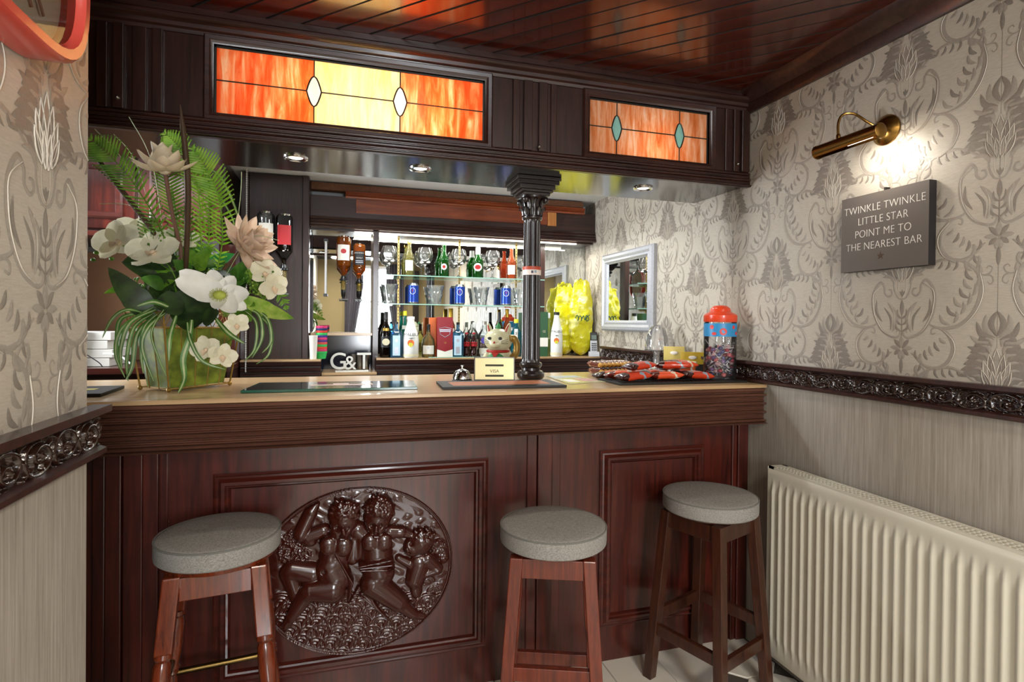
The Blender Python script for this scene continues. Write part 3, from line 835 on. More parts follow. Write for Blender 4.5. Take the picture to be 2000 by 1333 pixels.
# stained glass
def stained(name, stops, trans, scale, seed):
    m, nt, out = newmat(name)
    tc = nd(nt, 'ShaderNodeTexCoord'); mp = nd(nt, 'ShaderNodeMapping')
    mp.inputs['Scale'].default_value = (scale * 2.6, scale, scale * .34); mp.inputs['Location'].default_value = (seed, 0, seed * .7); mp.inputs['Rotation'].default_value = (0, .12, 0)
    nt.links.new(tc.outputs['Object'], mp.inputs['Vector'])
    n = nd(nt, 'ShaderNodeTexNoise', i_Scale=1.0, i_Detail=5.0, i_Roughness=.62, i_Distortion=.5)
    nt.links.new(mp.outputs[0], n.inputs['Vector'])
    rp = nd(nt, 'ShaderNodeValToRGB'); cr = rp.color_ramp
    while len(cr.elements) < len(stops): cr.elements.new(.5)
    for e, (p, c) in zip(cr.elements, stops): e.position = p; e.color = s2l(c)
    nt.links.new(n.outputs[0], rp.inputs[0])
    tl = nd(nt, 'ShaderNodeBsdfTranslucent'); df = nd(nt, 'ShaderNodeBsdfDiffuse'); gl = nd(nt, 'ShaderNodeBsdfGlossy'); gl.inputs['Roughness'].default_value = .08
    nt.links.new(rp.outputs[0], tl.inputs[0]); nt.links.new(rp.outputs[0], df.inputs[0])
    a = nd(nt, 'ShaderNodeMixShader'); a.inputs[0].default_value = trans
    nt.links.new(df.outputs[0], a.inputs[1]); nt.links.new(tl.outputs[0], a.inputs[2])
    b = nd(nt, 'ShaderNodeMixShader'); fr = nd(nt, 'ShaderNodeFresnel'); fr.inputs[0].default_value = 1.35
    nt.links.new(fr.outputs[0], b.inputs[0]); nt.links.new(a.outputs[0], b.inputs[1]); nt.links.new(gl.outputs[0], b.inputs[2])
    nt.links.new(b.outputs[0], out.inputs[0])
stained('glass_orange', [(.30, 'ec6a2c'), (.45, 'f08850'), (.56, 'f3ac7c'), (.70, 'f7dcc4')], .65, 16, 1.3)
stained('glass_cream', [(.30, 'f0cc90'), (.48, 'f8e8c4'), (.70, 'fff8e8')], .65, 14, 4.1)
stained('glass_amber', [(.30, 'dc8640'), (.44, 'e8a470'), (.56, 'f0c4a0'), (.70, 'f6e0d4')], .55, 20, 2.2)
stained('glass_white', [(.3, 'f4f0e4'), (.7, 'ffffff')], .65, 10, 3)
stained('glass_aqua', [(.3, '8fc4c0'), (.7, 'b4dcd6')], .45, 10, 3)
def sg_window(G, dx, mats, dmat, dh, dw):
    """G = x0,x1,z0,z1; dx = centres of the diamonds; mats = glass of each bay"""
    x0, x1, z0, z1 = G; zm = (z0 + z1) / 2; yp = YF + .012
    wdw = MB().frame([(-.030, 0), (-.030, .006), (-.024, .012), (-.012, .010), (-.006, .004), (0, .002), (0, -.016)], x0, x1, z0, z1, YF).build('stained_glass_window', 'dark_oak', cn, smooth=30, fix=False)
    ed = [x0] + list(dx) + [x1]
    def pane(pts, mat):
        n = len(pts); cxm = sum(p[0] for p in pts) / n; czm = sum(p[1] for p in pts) / n
        vs = [(p[0], yp, p[1]) for p in pts] + [(p[0], yp + .003, p[1]) for p in pts]
        fs = [tuple(range(n)), tuple(range(2 * n - 1, n - 1, -1))] + [(i, (i + 1) % n, n + (i + 1) % n, n + i) for i in range(n)]
        MB().add(vs, fs).build('pane', mat, wdw, smooth=0)
    def half(cx_, s, up):     # diamond edge points from tip to waist
        return [(cx_ + s * dw * t ** .8, zm + up * dh * (1 - t ** 1.5)) for t in (0, .25, .5, .75, 1)]
    for i in range(len(ed) - 1):
        for up in (1, -1):
            zt = z1 if up > 0 else z0
            pts = []
            a, b_ = ed[i], ed[i + 1]
            # from the left boundary to the right boundary along the middle, then the outer edge
            if i == 0: pts += [(a, zt), (a, zm)]
            else: pts += [(a, zt)] + half(a, 1, up)
            if i == len(ed) - 2: pts += [(b_, zm), (b_, zt)]
            else: pts += half(b_, -1, up)[::-1] + [(b_, zt)]
            pane(pts, mats[i])
    for c in dx:
        pane(half(c, 1, 1) + half(c, 1, -1)[::-1][1:] + half(c, -1, -1)[1:] + half(c, -1, 1)[::-1][1:-1], dmat)
    lead = MB()
    r = .0022
    P3 = lambda p: (p[0], yp - .001, p[1])
    for i in range(len(ed) - 1):
        a = ed[i] + (dw if i else 0); b_ = ed[i + 1] - (dw if i < len(ed) - 2 else 0)
        lead.tube([P3((a, zm)), P3((b_, zm))], r, 6)
    for c in dx:
        lead.tube([P3((c, z0)), P3((c, zm - dh))], r, 6); lead.tube([P3((c, zm + dh)), P3((c, z1))], r, 6)
        loop = half(c, 1, 1) + half(c, 1, -1)[::-1][1:] + half(c, -1, -1)[1:] + half(c, -1, 1)[::-1][1:-1]
        lead.tube([P3(p) for p in loop], r * 1.25, 6, closed=True)
    lead.build('lead_came', 'lead', wdw)
    fr = MB()
    for (a, b_, c, d) in ((x0, x1, z0, z0 + .004), (x0, x1, z1 - .006, z1), (x0, x0 + .006, z0, z1), (x1 - .005, x1, z0, z1)): fr.box(a, b_, yp - .004, yp + .004, c, d)
    fr.build('edge_came', 'lead', wdw, smooth=0)
d1 = [at(613, 180, Y=YF).x, at(782, 200, Y=YF).x]; d2 = [at(1207, 250, Y=YF).x, at(1330, 265, Y=YF).x]
sg_window(G1, d1, ['glass_orange', 'glass_cream', 'glass_orange'], 'glass_white', .052, .024)
sg_window(G2, d2, ['glass_amber', 'glass_amber', 'glass_amber'], 'glass_aqua', .052, .022)
# lamps inside the canopy box
for (x, e) in ((.10, 80.0), (1.22, 6.0)):
    lb = thing('canopy_lamp', 'bulb inside the canopy box behind the %s stained glass' % ('large' if x < 1 else 'small'), 'bulb', (x, 2.20, 2.0))
    MB().lathe([(.014, ZS + .015), (.016, ZS + .05), (.012, ZS + .055)], 12, (x, 2.20, 0)).build('holder', 'black_plastic', lb)
    MB().ball((x, 2.20, ZS + .10), .032).build('bulb', glass('bulb_glass_%d' % int(x * 10), 'fff4e0'), lb)
    light('canopy_bulb', 'POINT', (x, 2.20, ZS + .10), e, (1, .88, .70), shadow_soft_size=.02)

# recessed downlights in the soffit
dl = None
for i, x in enumerate((-.176, .279, 1.255)):
    lab = ['chrome downlight in the canopy soffit above the flower arrangement end', 'chrome downlight in the canopy soffit over the middle of the bar', 'chrome downlight in the canopy soffit beside the patterned wall'][i]
    if dl is None:
        dl = thing('downlight', lab, 'downlight', (x, 2.21, ZS), group='soffit downlights')
        MB().lathe([(.026, -.001), (.036, -.007), (.042, -.006), (.044, 0), (.026, 0)], 28).build('bezel', 'chrome', dl, local=True)
        MB().lathe([(.0005, -.004), (.012, -.0045), (.022, -.003), (.026, -.001)], 20).build('lens', emit('downlight_glow', 'fff4e2', 3.0), dl, local=True)
    else: dup(dl, (x, 2.21, ZS), 0, lab)
    light('downlight_spot', 'SPOT', (x, 2.21, ZS - .012), 5, (1, .93, .82), rot=(0, 0, 0), spot_size=1.9, spot_blend=.6, shadow_soft_size=.02)

# ---------------------------------------------------------------- column
cxp, cyp = .757, 2.255
co = thing('bar_column', 'black fluted column with leafy capital standing on the bar', 'column', (cxp, cyp, ZC))
zb = ZC + .001
MB().lathe([(.040, 0), (.052, .004), (.058, .014), (.058, .026), (.050, .037), (.040, .040), (.040, .050), (.046, .056), (.049, .064), (.046, .071), (.040, .074)], 32, (cxp, cyp, zb)).build('base', 'black_wood', co)
sh = []
nfl = 18; S = 9 * nfl
P = []
for (zz, R0, d) in ((.072, .0385, 0), (.080, .0385, .6), (.09, .0385, 1), (.30, .0375, 1), (.55, .036, 1), (.660, .035, 1), (.668, .035, .5), (.674, .0355, 0)):
    P.append([(cxp + (R0 - d * .0048 * max(0, math.sin(PI * ((i % 9) / 8.0)))) * math.cos(2 * PI * i / S), cyp + (R0 - d * .0048 * max(0, math.sin(PI * ((i % 9) / 8.0)))) * math.sin(2 * PI * i / S), zb + zz) for i in range(S)])
MB().grid(P, True).build('shaft', 'black_wood', co, smooth=45)
cp = MB().lathe([(.036, .672), (.042, .676), (.043, .684), (.037, .688), (.037, .70), (.040, .735), (.050, .756), (.058, .762), (.058, .77), (.04, .77)], 32, (cxp, cyp, zb))
for ring, (z0_, z1_, n_, r0_) in enumerate(((.69, .725, 10, .038), (.715, .757, 10, .042))):
    for i in range(n_):
        a = 2 * PI * (i + .5 * ring) / n_
        dr = Vector((math.cos(a), math.sin(a), 0)); tn = Vector((-dr.y, dr.x, 0)); c0 = Vector((cxp, cyp, zb))
        P = []
        for t in (0, .35, .7, .95, 1.05):
            rr = r0_ + .004 + .014 * t ** 3; zz = z0_ + (z1_ - z0_) * min(t, 1) - (.008 if t > 1 else 0); wv = .011 * math.sin(PI * min(.97, .25 + .62 * t))
            P.append([c0 + dr * (rr + (.004 if s == 0 else 0)) + tn * wv * s + Vector((0, 0, zz)) for s in (-1, -.5, 0, .5, 1)])
        cp.grid(P)
for a in range(4):
    t = PI / 4 + a * PI / 2
    cp.ball((cxp + .060 * math.cos(t), cyp + .060 * math.sin(t), zb + .752), .014, 10, 8)
cp.build('capital', 'black_wood', co, smooth=50)
ab = MB()
for (h_, z0_, z1_) in ((.058, .768, .780), (.068, .780, .790), (.075, .790, .808), (.088, .808, .824), (.094, .824, .8385)):
    ab.box(cxp - h_, cxp + h_, cyp - h_, cyp + h_, zb + z0_, zb + z1_)
ab.build('abacus', 'black_wood', co, smooth=0, bevel=.002)
st = MB(); zz0 = at(1037, 537, Y=2.22).z
st.m = 0; st.lathe([(.0392, zz0), (.0392, zz0 + .022)], 40, (cxp, cyp, 0), caps=False)
st.m = 1; st.lathe([(.0392, zz0 + .022), (.0392, zz0 + .036)], 40, (cxp, cyp, 0), caps=False)
st.m = 2; st.lathe([(.0395, zz0 + .007), (.0395, zz0 + .018)], 4, (cxp, cyp, 0), caps=False, a0=-1.95, a1=-1.72)
st.m = 3; st.lathe([(.0395, zz0 + .009), (.0395, zz0 + .019)], 4, (cxp, cyp, 0), caps=False, a0=-1.62, a1=-1.35)
plain('tape_red', 'b5482e', .5); plain('tape_white', 'e2d6cc', .5); plain('tape_navy', '3a3650', .5); plain('tape_blue', '8fa4b4', .5)
st.build('tape_sticker', ['tape_white', 'tape_red', 'tape_navy', 'tape_blue'], co)['label'] = 'red and white tape stuck round the column'
# ---------------------------------------------------------------- bar stools
def fabric(name, c1, c2):
    m, nt, out = newmat(name); b = bsdf(nt, out, c1, .9, spec=.2)
    tc = nd(nt, 'ShaderNodeTexCoord')
    mps = []
    for s in ((900, 120, 900), (120, 900, 300)):
        mp = nd(nt, 'ShaderNodeMapping'); mp.inputs['Scale'].default_value = s
        nt.links.new(tc.outputs['Object'], mp.inputs['Vector'])
        n = nd(nt, 'ShaderNodeTexNoise', i_Scale=1.0, i_Detail=2.0); nt.links.new(mp.outputs[0], n.inputs['Vector']); mps.append(n)
    a = nd(nt, 'ShaderNodeMath', operation='ADD'); nt.links.new(mps[0].outputs[0], a.inputs[0]); nt.links.new(mps[1].outputs[0], a.inputs[1])
    hm = nd(nt, 'ShaderNodeMath', operation='MULTIPLY'); hm.inputs[1].default_value = .5; nt.links.new(a.outputs[0], hm.inputs[0])
    rp = nd(nt, 'ShaderNodeValToRGB'); e = rp.color_ramp.elements
    e[0].position = .36; e[0].color = s2l(c1); e[1].position = .64; e[1].color = s2l(c2)
    nt.links.new(hm.outputs[0], rp.inputs[0]); nt.links.new(rp.outputs[0], b.inputs['Base Color'])
    bp = nd(nt, 'ShaderNodeBump', i_Strength=.4, i_Distance=.001); nt.links.new(hm.outputs[0], bp.inputs['Height']); nt.links.new(bp.outputs[0], b.inputs['Normal'])
fabric('grey_tweed', '6b6965', '9e9a93')
plain('piping', '6b6a64', .9)
def cushion(t, z, r, h, dome):
    MB().lathe([(.001, z), (r * .97, z), (r * .995, z + .004), (r, z + .010), (r, z + h - .006), (r * .99, z + h - .001)], 64, caps=False).build('cushion_band', 'grey_tweed', t, local=True)
    MB().lathe([(r * .985, z + h - .001)] + [(r * .985 * math.cos(a), z + h - .001 + dome * math.sin(a) ** .9) for a in (.15, .35, .6, .9, 1.2, 1.5)] + [(.0005, z + h + dome)], 64, caps=False).build('cushion_top', 'grey_tweed', t, local=True)
    pts = [(r * .992 * math.cos(2 * PI * i / 64), r * .992 * math.sin(2 * PI * i / 64), z + h - .001) for i in range(64)]
    MB().tube(pts, .0026, 6, closed=True).build('piping', 'piping', t, local=True)
def stool_square(loc, rot, mat, label, H=.64, r=.168, st=(.30, .30, .19, .19)):
    t = thing('bar_stool', label, 'bar stool', loc, rot)
    cushion(t, H, r, .052, .012)
    a, b_ = .108, .150
    MB().lathe([(.001, H - .012), (.14, H - .012), (.145, H), (.001, H)], 32).build('seat_board', mat, t, local=True)
    for sx, sy in ((-1, -1), (1, -1), (1, 1), (-1, 1)):
        MB().taper((sx * b_, sy * b_, 0), (sx * a, sy * a, H - .012), .036, .038).build('leg', mat, t, local=True, bevel=.003, smooth=0)
    def pt(sx, sy, z): q = b_ + (a - b_) * z / (H - .012); return Vector((sx * q, sy * q, z))
    cs = [(-1, -1), (1, -1), (1, 1), (-1, 1)]
    for i in range(4):
        p, q = cs[i], cs[(i + 1) % 4]
        for z, h_, w_, nm in ((H - .045, .058, .018, 'apron_rail'), (st[i], .042, .020, 'stretcher')):
            A, B = pt(*p, z), pt(*q, z); d = (B - A).normalized()
            MB().obox(A + d * .017, B - d * .017, w_, h_).build(nm, mat, t, local=True, bevel=.002, smooth=0)
    return t
stool_square((.640, 1.665, 0), -.37, 'stool_wood', 'grey padded bar stool on reddish square legs, before the fluted column', r=.168, H=.650)
stool_square((1.312, 1.792, 0), .363, 'stool_wood_dark', 'grey padded bar stool on dark square legs beside the white radiator', r=.17, H=.652, st=(.17, .24, .24, .19))
def stool_turned(loc, rot, label, H=.676, r=.164):
    t = thing('bar_stool', label, 'bar stool', loc, rot)
    cushion(t, H, r, .052, .012)
    MB().lathe([(.001, H - .014), (.15, H - .014), (.155, H), (.001, H)], 32).build('seat_board', 'turned_wood', t, local=True)
    a, b_ = .104, .160
    cs = [(-1, -1), (1, -1), (1, 1), (-1, 1)]
    def pt(sx, sy, z): q = b_ + (a - b_) * z / (H - .014); return Vector((sx * q, sy * q, z))
    zs = H - .014
    for c in cs:
        lg = MB().taper(pt(*c, .47), pt(*c, zs), .042, .042).build('leg', 'turned_wood', t, local=True, bevel=.004, smooth=0)
        L = (pt(*c, .47) - pt(*c, 0)).length
        def f(x): return x * L
        pr = [(.012, 0), (.015, f(.06)), (.017, f(.14)), (.0215, f(.165)), (.017, f(.18)), (.0215, f(.195)), (.018, f(.22)), (.0225, f(.40)), (.018, f(.55)), (.0165, f(.575)), (.022, f(.59)), (.017, f(.605)), (.022, f(.62)), (.018, f(.64)), (.0235, f(.80)), (.0215, f(.93)), (.017, f(.955)), (.023, f(.975)), (.021, L)]
        p0 = pt(*c, 0)
        MB().lathe(pr, 18, p0, p1=pt(*c, .47)).build('turned_leg', 'turned_wood', t, local=True)
    for i in range(4):
        p, q = cs[i], cs[(i + 1) % 4]
        A, B = pt(*p, H - .052), pt(*q, H - .052); d = (B - A).normalized()
        MB().obox(A + d * .02, B - d * .02, .018, .062).build('apron_rail', 'turned_wood', t, local=True, bevel=.002, smooth=0)
        z = .27 if i % 2 == 0 else .315
        A, B = pt(*p, z), pt(*q, z)
        MB().tube([A, B], .0095, 12).build('foot_rail', 'old_brass', t, local=True)
    return t
stool_turned((-.340, 1.785, 0), .12, 'grey padded bar stool with turned legs and brass foot rails, by the carved oval')

# ---------------------------------------------------------------- radiator
RX = XR - .10; RY1 = 1.777; RY0 = .55
rad = thing('radiator', 'cream panel radiator with vertical flutes below the dado rail', 'radiator', (XR - .05, (RY0 + RY1) / 2, .08))
zs = [.078, .084, .10, .128, .150, .172, .71, .73, .748, .762, .772, .790, .798]
amp = [0, 0, 0, 0, .4, 1, 1, .5, 0, 0, 0, 0, 0]
edge = [.010, .004, 0, 0, 0, 0, 0, 0, 0, 0, .0, .002, .010]
P = []
ny = int((RY1 - RY0) / .0353)
ys = []
for k in range(ny):
    y = RY1 - .020 - k * .0353
    ys += [(y, 0), (y - .004, 0), (y - .0075, .7), (y - .012, 1), (y - .0165, .7), (y - .020, 0), (y - .028, 0)]
ys = [(RY1, 0), (RY1 - .004, 0)] + ys + [(RY0, 0)]
for z, am, e in zip(zs, amp, edge):
    P.append([(RX + e - .0068 * s * am + (.007 if i == 0 else 0), y, z) for i, (y, s) in enumerate(ys)])
MB().grid(P).build('front_panel', 'rad_white', rad, smooth=50)
MB().box(XR - .035, XR - .028, RY0, RY1, .09, .79).build('rear_panel', 'rad_white', rad, smooth=0)
MB().box(RX + .002, XR - .026, RY1 - .003, RY1 + .001, .086, .800).build('side_cover', 'rad_white', rad, bevel=.002, smooth=0)
tp = MB(); zt = .800
x0, x1 = RX + .004, XR - .026
tp.box(x0, x0 + .010, RY0, RY1, zt - .008, zt); tp.box(x1 - .010, x1, RY0, RY1, zt - .008, zt); tp.box(x0, x1, RY1 - .03, RY1, zt - .008, zt)
y = RY1 - .03; k = 0
while y > RY0:
    tp.box(x0 + .01, x1 - .01, y - .003, y, zt - .006, zt); k += 1
    for j in range(3):
        xx = x0 + .013 + j * (x1 - x0 - .02) / 3
        tp.box(xx + .006, xx + .011, y - .0155, y - .003, zt - .006, zt)
    y -= .0155
o = tp.build('top_grille', 'rad_white', rad, smooth=0)
MB().box(RX + .012, XR - .034, RY0 + .02, RY1 - .02, .70, .79).build('convector_fins', 'grout', rad, smooth=0)
vb = MB().tube([(XR - .06, RY1 - .001, .13), (XR - .06, RY1 + .035, .13), (XR - .06, RY1 + .042, .12), (XR - .06, RY1 + .045, .002)], .008, 10)
vb.build('pipe', 'rad_white', rad)
MB().lathe([(.012, 0), (.017, .004), (.018, .03), (.014, .045), (.001, .048)], 16, (XR - .06, RY1 + .03, .135)).build('valve', 'paper_white', rad)
for y in (RY0 + .12, RY1 - .12):
    MB().box(XR - .034, XR - .004, y - .02, y + .02, .12, .76).build('wall_bracket', 'rad_white', rad, smooth=0)

# ---------------------------------------------------------------- sign on the right wall
plain('sign_face', '5e5650', .55, var=.05); plain('sign_side', '1a1718', .5); plain('sign_ink', 'd9d4cc', .6); plain('sign_star', '4a3322', .5)
sy0, sy1, sz0, sz1 = 1.222, 1.522, 1.520, 1.768
sg = thing('wall_sign', 'taupe canvas sign about the nearest bar, with a small star', 'sign', (XR, (sy0 + sy1) / 2, sz0))
MB().box(XR - .030, XR - .002, sy0, sy1, sz0, sz1).build('board', 'sign_side', sg, smooth=0)
MB().box(XR - .0308, XR - .0300, sy0 + .0005, sy1 - .0005, sz0, sz1).build('face', 'sign_face', sg, smooth=0)
for s, z, sx in (('TWINKLE TWINKLE', .201, .87), ('LITTLE STAR', .161, .87), ('POINT ME TO', .120, .87), ('THE NEAREST BAR', .079, .87)):
    text_obj(s, 'lettering', .0350, 'sign_ink', sg, (-.0312, -.001, z), (PI / 2, 0, -PI / 2), sx=sx, extrude=.0003, spacing=1.04, offset=-.0007)
sp = []
for i in range(10):
    r = .0135 if i % 2 == 0 else .0055; a = PI / 2 + i * PI / 5
    sp.append((XR - .0314, (sy0 + sy1) / 2 + .002 - r * math.cos(a), sz0 + .043 + r * math.sin(a)))
MB().add(sp + [(p[0] + .0006, p[1], p[2]) for p in sp], [tuple(range(10)), tuple(range(19, 9, -1))] + [(i, (i + 1) % 10, 10 + (i + 1) % 10, 10 + i) for i in range(10)]).build('star', 'sign_star', sg, smooth=0)
MB().box(XR - .02, XR - .001, (sy0 + sy1) / 2 - .003, (sy0 + sy1) / 2 + .003, sz1, sz1 + .012).build('hook', 'sign_side', sg, smooth=0)

# ---------------------------------------------------------------- brass picture light
pl = thing('picture_light', 'brass picture light with swan neck over the taupe sign', 'wall lamp', (XR, 1.40, 1.96))
yb_, zb_ = 1.385, 1.966
MB().lathe([(.001, 0), (.048, 0), (.048, .006), (.040, .016), (.026, .026), (.012, .031), (.001, .032)], 32, (XR - .0005, yb_, zb_), p1=(XR - 1, yb_, zb_)).build('wall_rose', 'brass', pl)
hx_, hz_ = XR - .125, 1.925
ya, yc = 1.300, 1.535
# tubular shade with an open slot underneath
P = []
rS = .0225
for yy in (ya, ya + .002, yc - .002, yc):
    row = []
    for i in range(25):
        a = math.radians(-52 + 284 * i / 24)
        row.append((hx_ + rS * math.cos(a), yy, hz_ + rS * math.sin(a)))
    P.append(row)
MB().grid(P).build('shade', 'brass', pl, smooth=60)
for yy, s in ((ya, -1), (yc, 1)):
    e = MB(); e.lathe([(.001, .004), (rS * .8, .004), (rS + .001, .001), (rS + .001, -.004)], 24, (hx_, yy, hz_), p1=(hx_, yy + s, hz_))
    e.build('end_cap', 'brass', pl)
MB().lathe([(.0005, 0), (.009, .0), (.009, .085), (.0005, .09)], 14, (hx_, ya + .03, hz_ - .004), p1=(hx_, yc, hz_ - .004)).build('lamp_tube', emit('lamp_glow', 'fff3dd', 9), pl)
q = crv([(XR - .028, yb_ + .004, zb_ + .004), (XR - .06, yb_ + .02, zb_ + .028), (XR - .085, yb_ + .045, zb_ + .058), (XR - .112, yb_ + .062, zb_ + .058), (XR - .126, yb_ + .066, zb_ + .03), (hx_, yb_ + .066, hz_ + rS)], 7)
MB().tube(q, .0042, 10).build('swan_neck', 'brass', pl)
MB().lathe([(.007, 0), (.007, .012), (.005, .016)], 12, (hx_, yb_ + .066, hz_ + rS - .002)).build('neck_joint', 'brass', pl)
light('picture_lamp', 'AREA', (hx_ + .012, ya + .075, hz_ - .024), .9, (1, .93, .82), look=(XR + .02, ya + .045, hz_ - .22), shape='RECTANGLE', size=.02, size_y=.09)

# ---------------------------------------------------------------- wall clock on the left wall
ck = thing('wall_clock', 'red framed wall clock with cream dial on the patterned wall', 'clock', (-.425, .90, 1.85))
CKY, CKZ, CH = .838, 1.862, .172
def rsq(r, n, x):
    out = []
    for i in range(n):
        a = 2 * PI * i / n; ca, sa = math.cos(a), math.sin(a); p = 3.6
        k = r / (abs(ca) ** p + abs(sa) ** p) ** (1 / p); out.append((x, CKY + k * ca, CKZ + k * sa))
    return out
n = 64
P = [rsq(r, n, -.425 + x) for r, x in ((CH * .97, .001), (CH, .004), (CH, .045), (CH * .97, .052), (CH * .90, .052), (CH * .875, .044), (CH * .87, .022))]
MB().grid(P, True).build('case', 'red_plastic', ck, smooth=40)
o = MB(); f = rsq(CH * .88, n, -.425 + .022); o.add(f, [tuple(range(n))]); o.build('dial', 'clock_face', ck, smooth=0)
plain('clock_mark', 'b58d78', .6)
for i in range(12):
    a = 2 * PI * i / 12; r0_, r1_ = CH * .62, CH * .74
    MB().obox((-.425 + .0235, CKY + r0_ * math.cos(a), CKZ + r0_ * math.sin(a)), (-.425 + .0235, CKY + r1_ * math.cos(a), CKZ + r1_ * math.sin(a)), .006, .002, up=(1, 0, 0)).build('hour_mark', 'clock_mark', ck, smooth=0)
for a, L, w_ in ((2.2, .10, .007), (-.9, .14, .005)):
    MB().obox((-.425 + .027, CKY, CKZ), (-.425 + .027, CKY + L * math.cos(a), CKZ + L * math.sin(a)), w_, .002, up=(1, 0, 0)).build('hand', 'clock_mark', ck, smooth=0)
g = MB(); f = rsq(CH * .88, n, -.425 + .040); g.add(f, [tuple(range(n))]); g.build('cover_glass', glass('clock_glass', 'fafafa'), ck, smooth=0)
# ---------------------------------------------------------------- fixtures for the added fill lamps (behind the camera)
for i, (lx, ly) in enumerate(((1.05, -.55), (-.02, -1.25))):
    t = thing('fill_lamp', 'added round opal fill lamp on the lounge ceiling, %s' % ('by the patterned wall', 'near the rear window')[i], 'fill light', (lx, ly, ZCEIL))
    MB().lathe([(.001, 0), (.19, 0), (.19, -.02), (.175, -.03)], 32).build('base_ring', 'steel', t, local=True)
    MB().lathe([(.175, -.03), (.17, -.05), (.12, -.062), (.001, -.066)], 32, caps=False).build('opal_shade', 'paper_white', t, local=True)
# ---------------------------------------------------------------- back bar
YM = 3.722           # face of the mirrors
bb = thing('back_bar', 'dark wood back bar with mirrors, glass shelves and moulded counter', 'back bar', (.75, 3.6, 0))
def part(n, m, p, *boxes, bevel=0):
    mb = MB()
    for b_ in boxes: mb.box(*b_)
    return mb.build(n, m, p, smooth=0, bevel=bevel)
ZBC = 1.115
part('cabinet_body', 'dark_oak', bb, (.19, XR - .03, 3.49, 3.72, 0, 1.02))
part('counter_top', 'light_oak', bb, (.185, XR - .002, 3.45, 3.735, ZBC - .012, ZBC), bevel=.002)
prof = [(3.49, 1.02), (3.462, 1.02), (3.458, 1.03), (3.466, 1.036), (3.466, 1.046), (3.456, 1.05), (3.454, 1.062), (3.466, 1.066), (3.466, 1.076), (3.452, 1.082), (3.448, 1.1), (3.456, ZBC - .012), (3.49, ZBC - .012)]
MB().prism(prof, (.185, 0, 0), (XR - .002, 0, 0)).build('counter_moulding', 'dark_oak', bb, smooth=30)
part('mirror_panel', 'mirror', bb, (.20, 1.30, YM, YM + .008, ZBC, 1.885))
part('mirror_panel', 'mirror', bb, (1.33, 1.652, YM, YM + .008, ZBC, 1.885))
part('mirror_panel', 'mirror', bb, (-.195, .175, YM - .02, YM - .012, 1.265, 1.885))
part('post', 'dark_oak_v', bb, (.165, .2, 3.55, 3.733, 1.03, 1.89), bevel=.002)
part('post', 'dark_oak_v', bb, (1.298, 1.332, 3.68, 3.733, ZBC, 1.89), bevel=.002)
part('alcove_ledge', 'light_oak', bb, (-.195, .165, 3.56, 3.70, 1.247, 1.264), bevel=.002)
plain('navy_gloss', '1a2030', .12, 0, .3)
part('alcove_back', 'navy_gloss', bb, (-.195, .165, 3.690, 3.702, 1.035, 1.247))
part('alcove_shelf', 'light_oak', bb, (-.125, .185, 3.40, 3.69, 1.02, 1.035), bevel=.002)
part('alcove_cabinet', 'dark_oak', bb, (-.125, .185, 3.44, 3.69, 0, 1.02))
# left unit
part('cabinet_body', 'dark_oak', bb, (-.53, -.13, 3.42, 3.72, 0, 1.02))
part('counter_top', 'light_oak', bb, (-.55, -.128, 3.385, 3.735, ZBC - .012, ZBC), bevel=.002)
MB().prism([(q[0] - .067, q[1]) for q in prof], (-.55, 0, 0), (-.128, 0, 0)).build('counter_moulding', 'dark_oak', bb, smooth=30)
part('tall_door', 'dark_oak_v', bb, (-.520, -.235, 3.46, 3.49, ZBC, 2.168), bevel=.003)
part('door_frame', 'dark_oak_v', bb, (-.235, -.200, 3.445, 3.49, ZBC, 2.168), (-.56, -.520, 3.445, 3.49, ZBC, 2.168), bevel=.003)
part('tall_cabinet_side', 'dark_oak_v', bb, (-.212, -.200, 3.49, 3.72, ZBC, 2.168))
part('side_mirror', 'mirror', bb, (-.200, -.197, 3.50, 3.70, 1.265, 1.88))
# pelmet
pe = thing('back_bar_pelmet', 'stepped wooden pelmet with a lit strip under its edge', 'pelmet', (.7, 3.6, 1.9))
YP = 3.56
part('pelmet_board', 'dark_oak', pe, (-.198, 1.648, YP, YP + .03, 1.905, 2.09))
MB().prism([(YP + .01, 1.895), (YP - .020, 1.895), (YP - .024, 1.905), (YP - .014, 1.912), (YP - .018, 1.922), (YP - .008, 1.93), (YP - .014, 1.942), (YP - .004, 1.95), (YP - .010, 1.962), (YP + .01, 1.968)], (-.198, 0, 0), (1.65, 0, 0)).build('lower_moulding', 'dark_oak', pe, smooth=30)
part('red_board', 'red_wood', pe, (.061, 1.30, YP - .012, YP, 1.995, 2.080), bevel=.002)
wood('pine', 'a8642c', 'd2924e', 'z', rough=.4, coat=.3, scale=10)
part('pine_block', 'pine', pe, (1.302, 1.362, YP - .014, YP, 1.990, 2.080), bevel=.002)
MB().prism([(YP, 2.080), (YP - .016, 2.080), (YP - .020, 2.090), (YP - .014, 2.096), (YP - .026, 2.104), (YP - .022, 2.112), (YP - .03, 2.118), (YP, 2.122)], (.0, 0, 0), (1.565, 0, 0)).build('red_moulding', 'red_wood', pe, smooth=30)
plain('rough_brown', '6b452e', .8, var=.5, vscale=90, bump=.6, bscale=160)
part('top_cornice', 'rough_brown', pe, (-.198, 1.56, YP - .012, YP + .06, 2.122, 2.166), bevel=.005)
part('top_board', 'dark_oak', pe, (-.198, 1.648, YP + .03, 3.735, 1.885, 1.905))
plain('glass_edge', '6fa896', .1, 0, .2)
part('light_strip', emit('led_glow', 'fff6df', 5.0), pe, (.055, 1.52, YP + .012, YP + .024, 1.876, 1.885))
light('pelmet_strip', 'AREA', (.80, YP + .02, 1.872), 8, (1, .96, .86), look=(.80, YP + .02, 1), shape='RECTANGLE', size=1.5, size_y=.02)
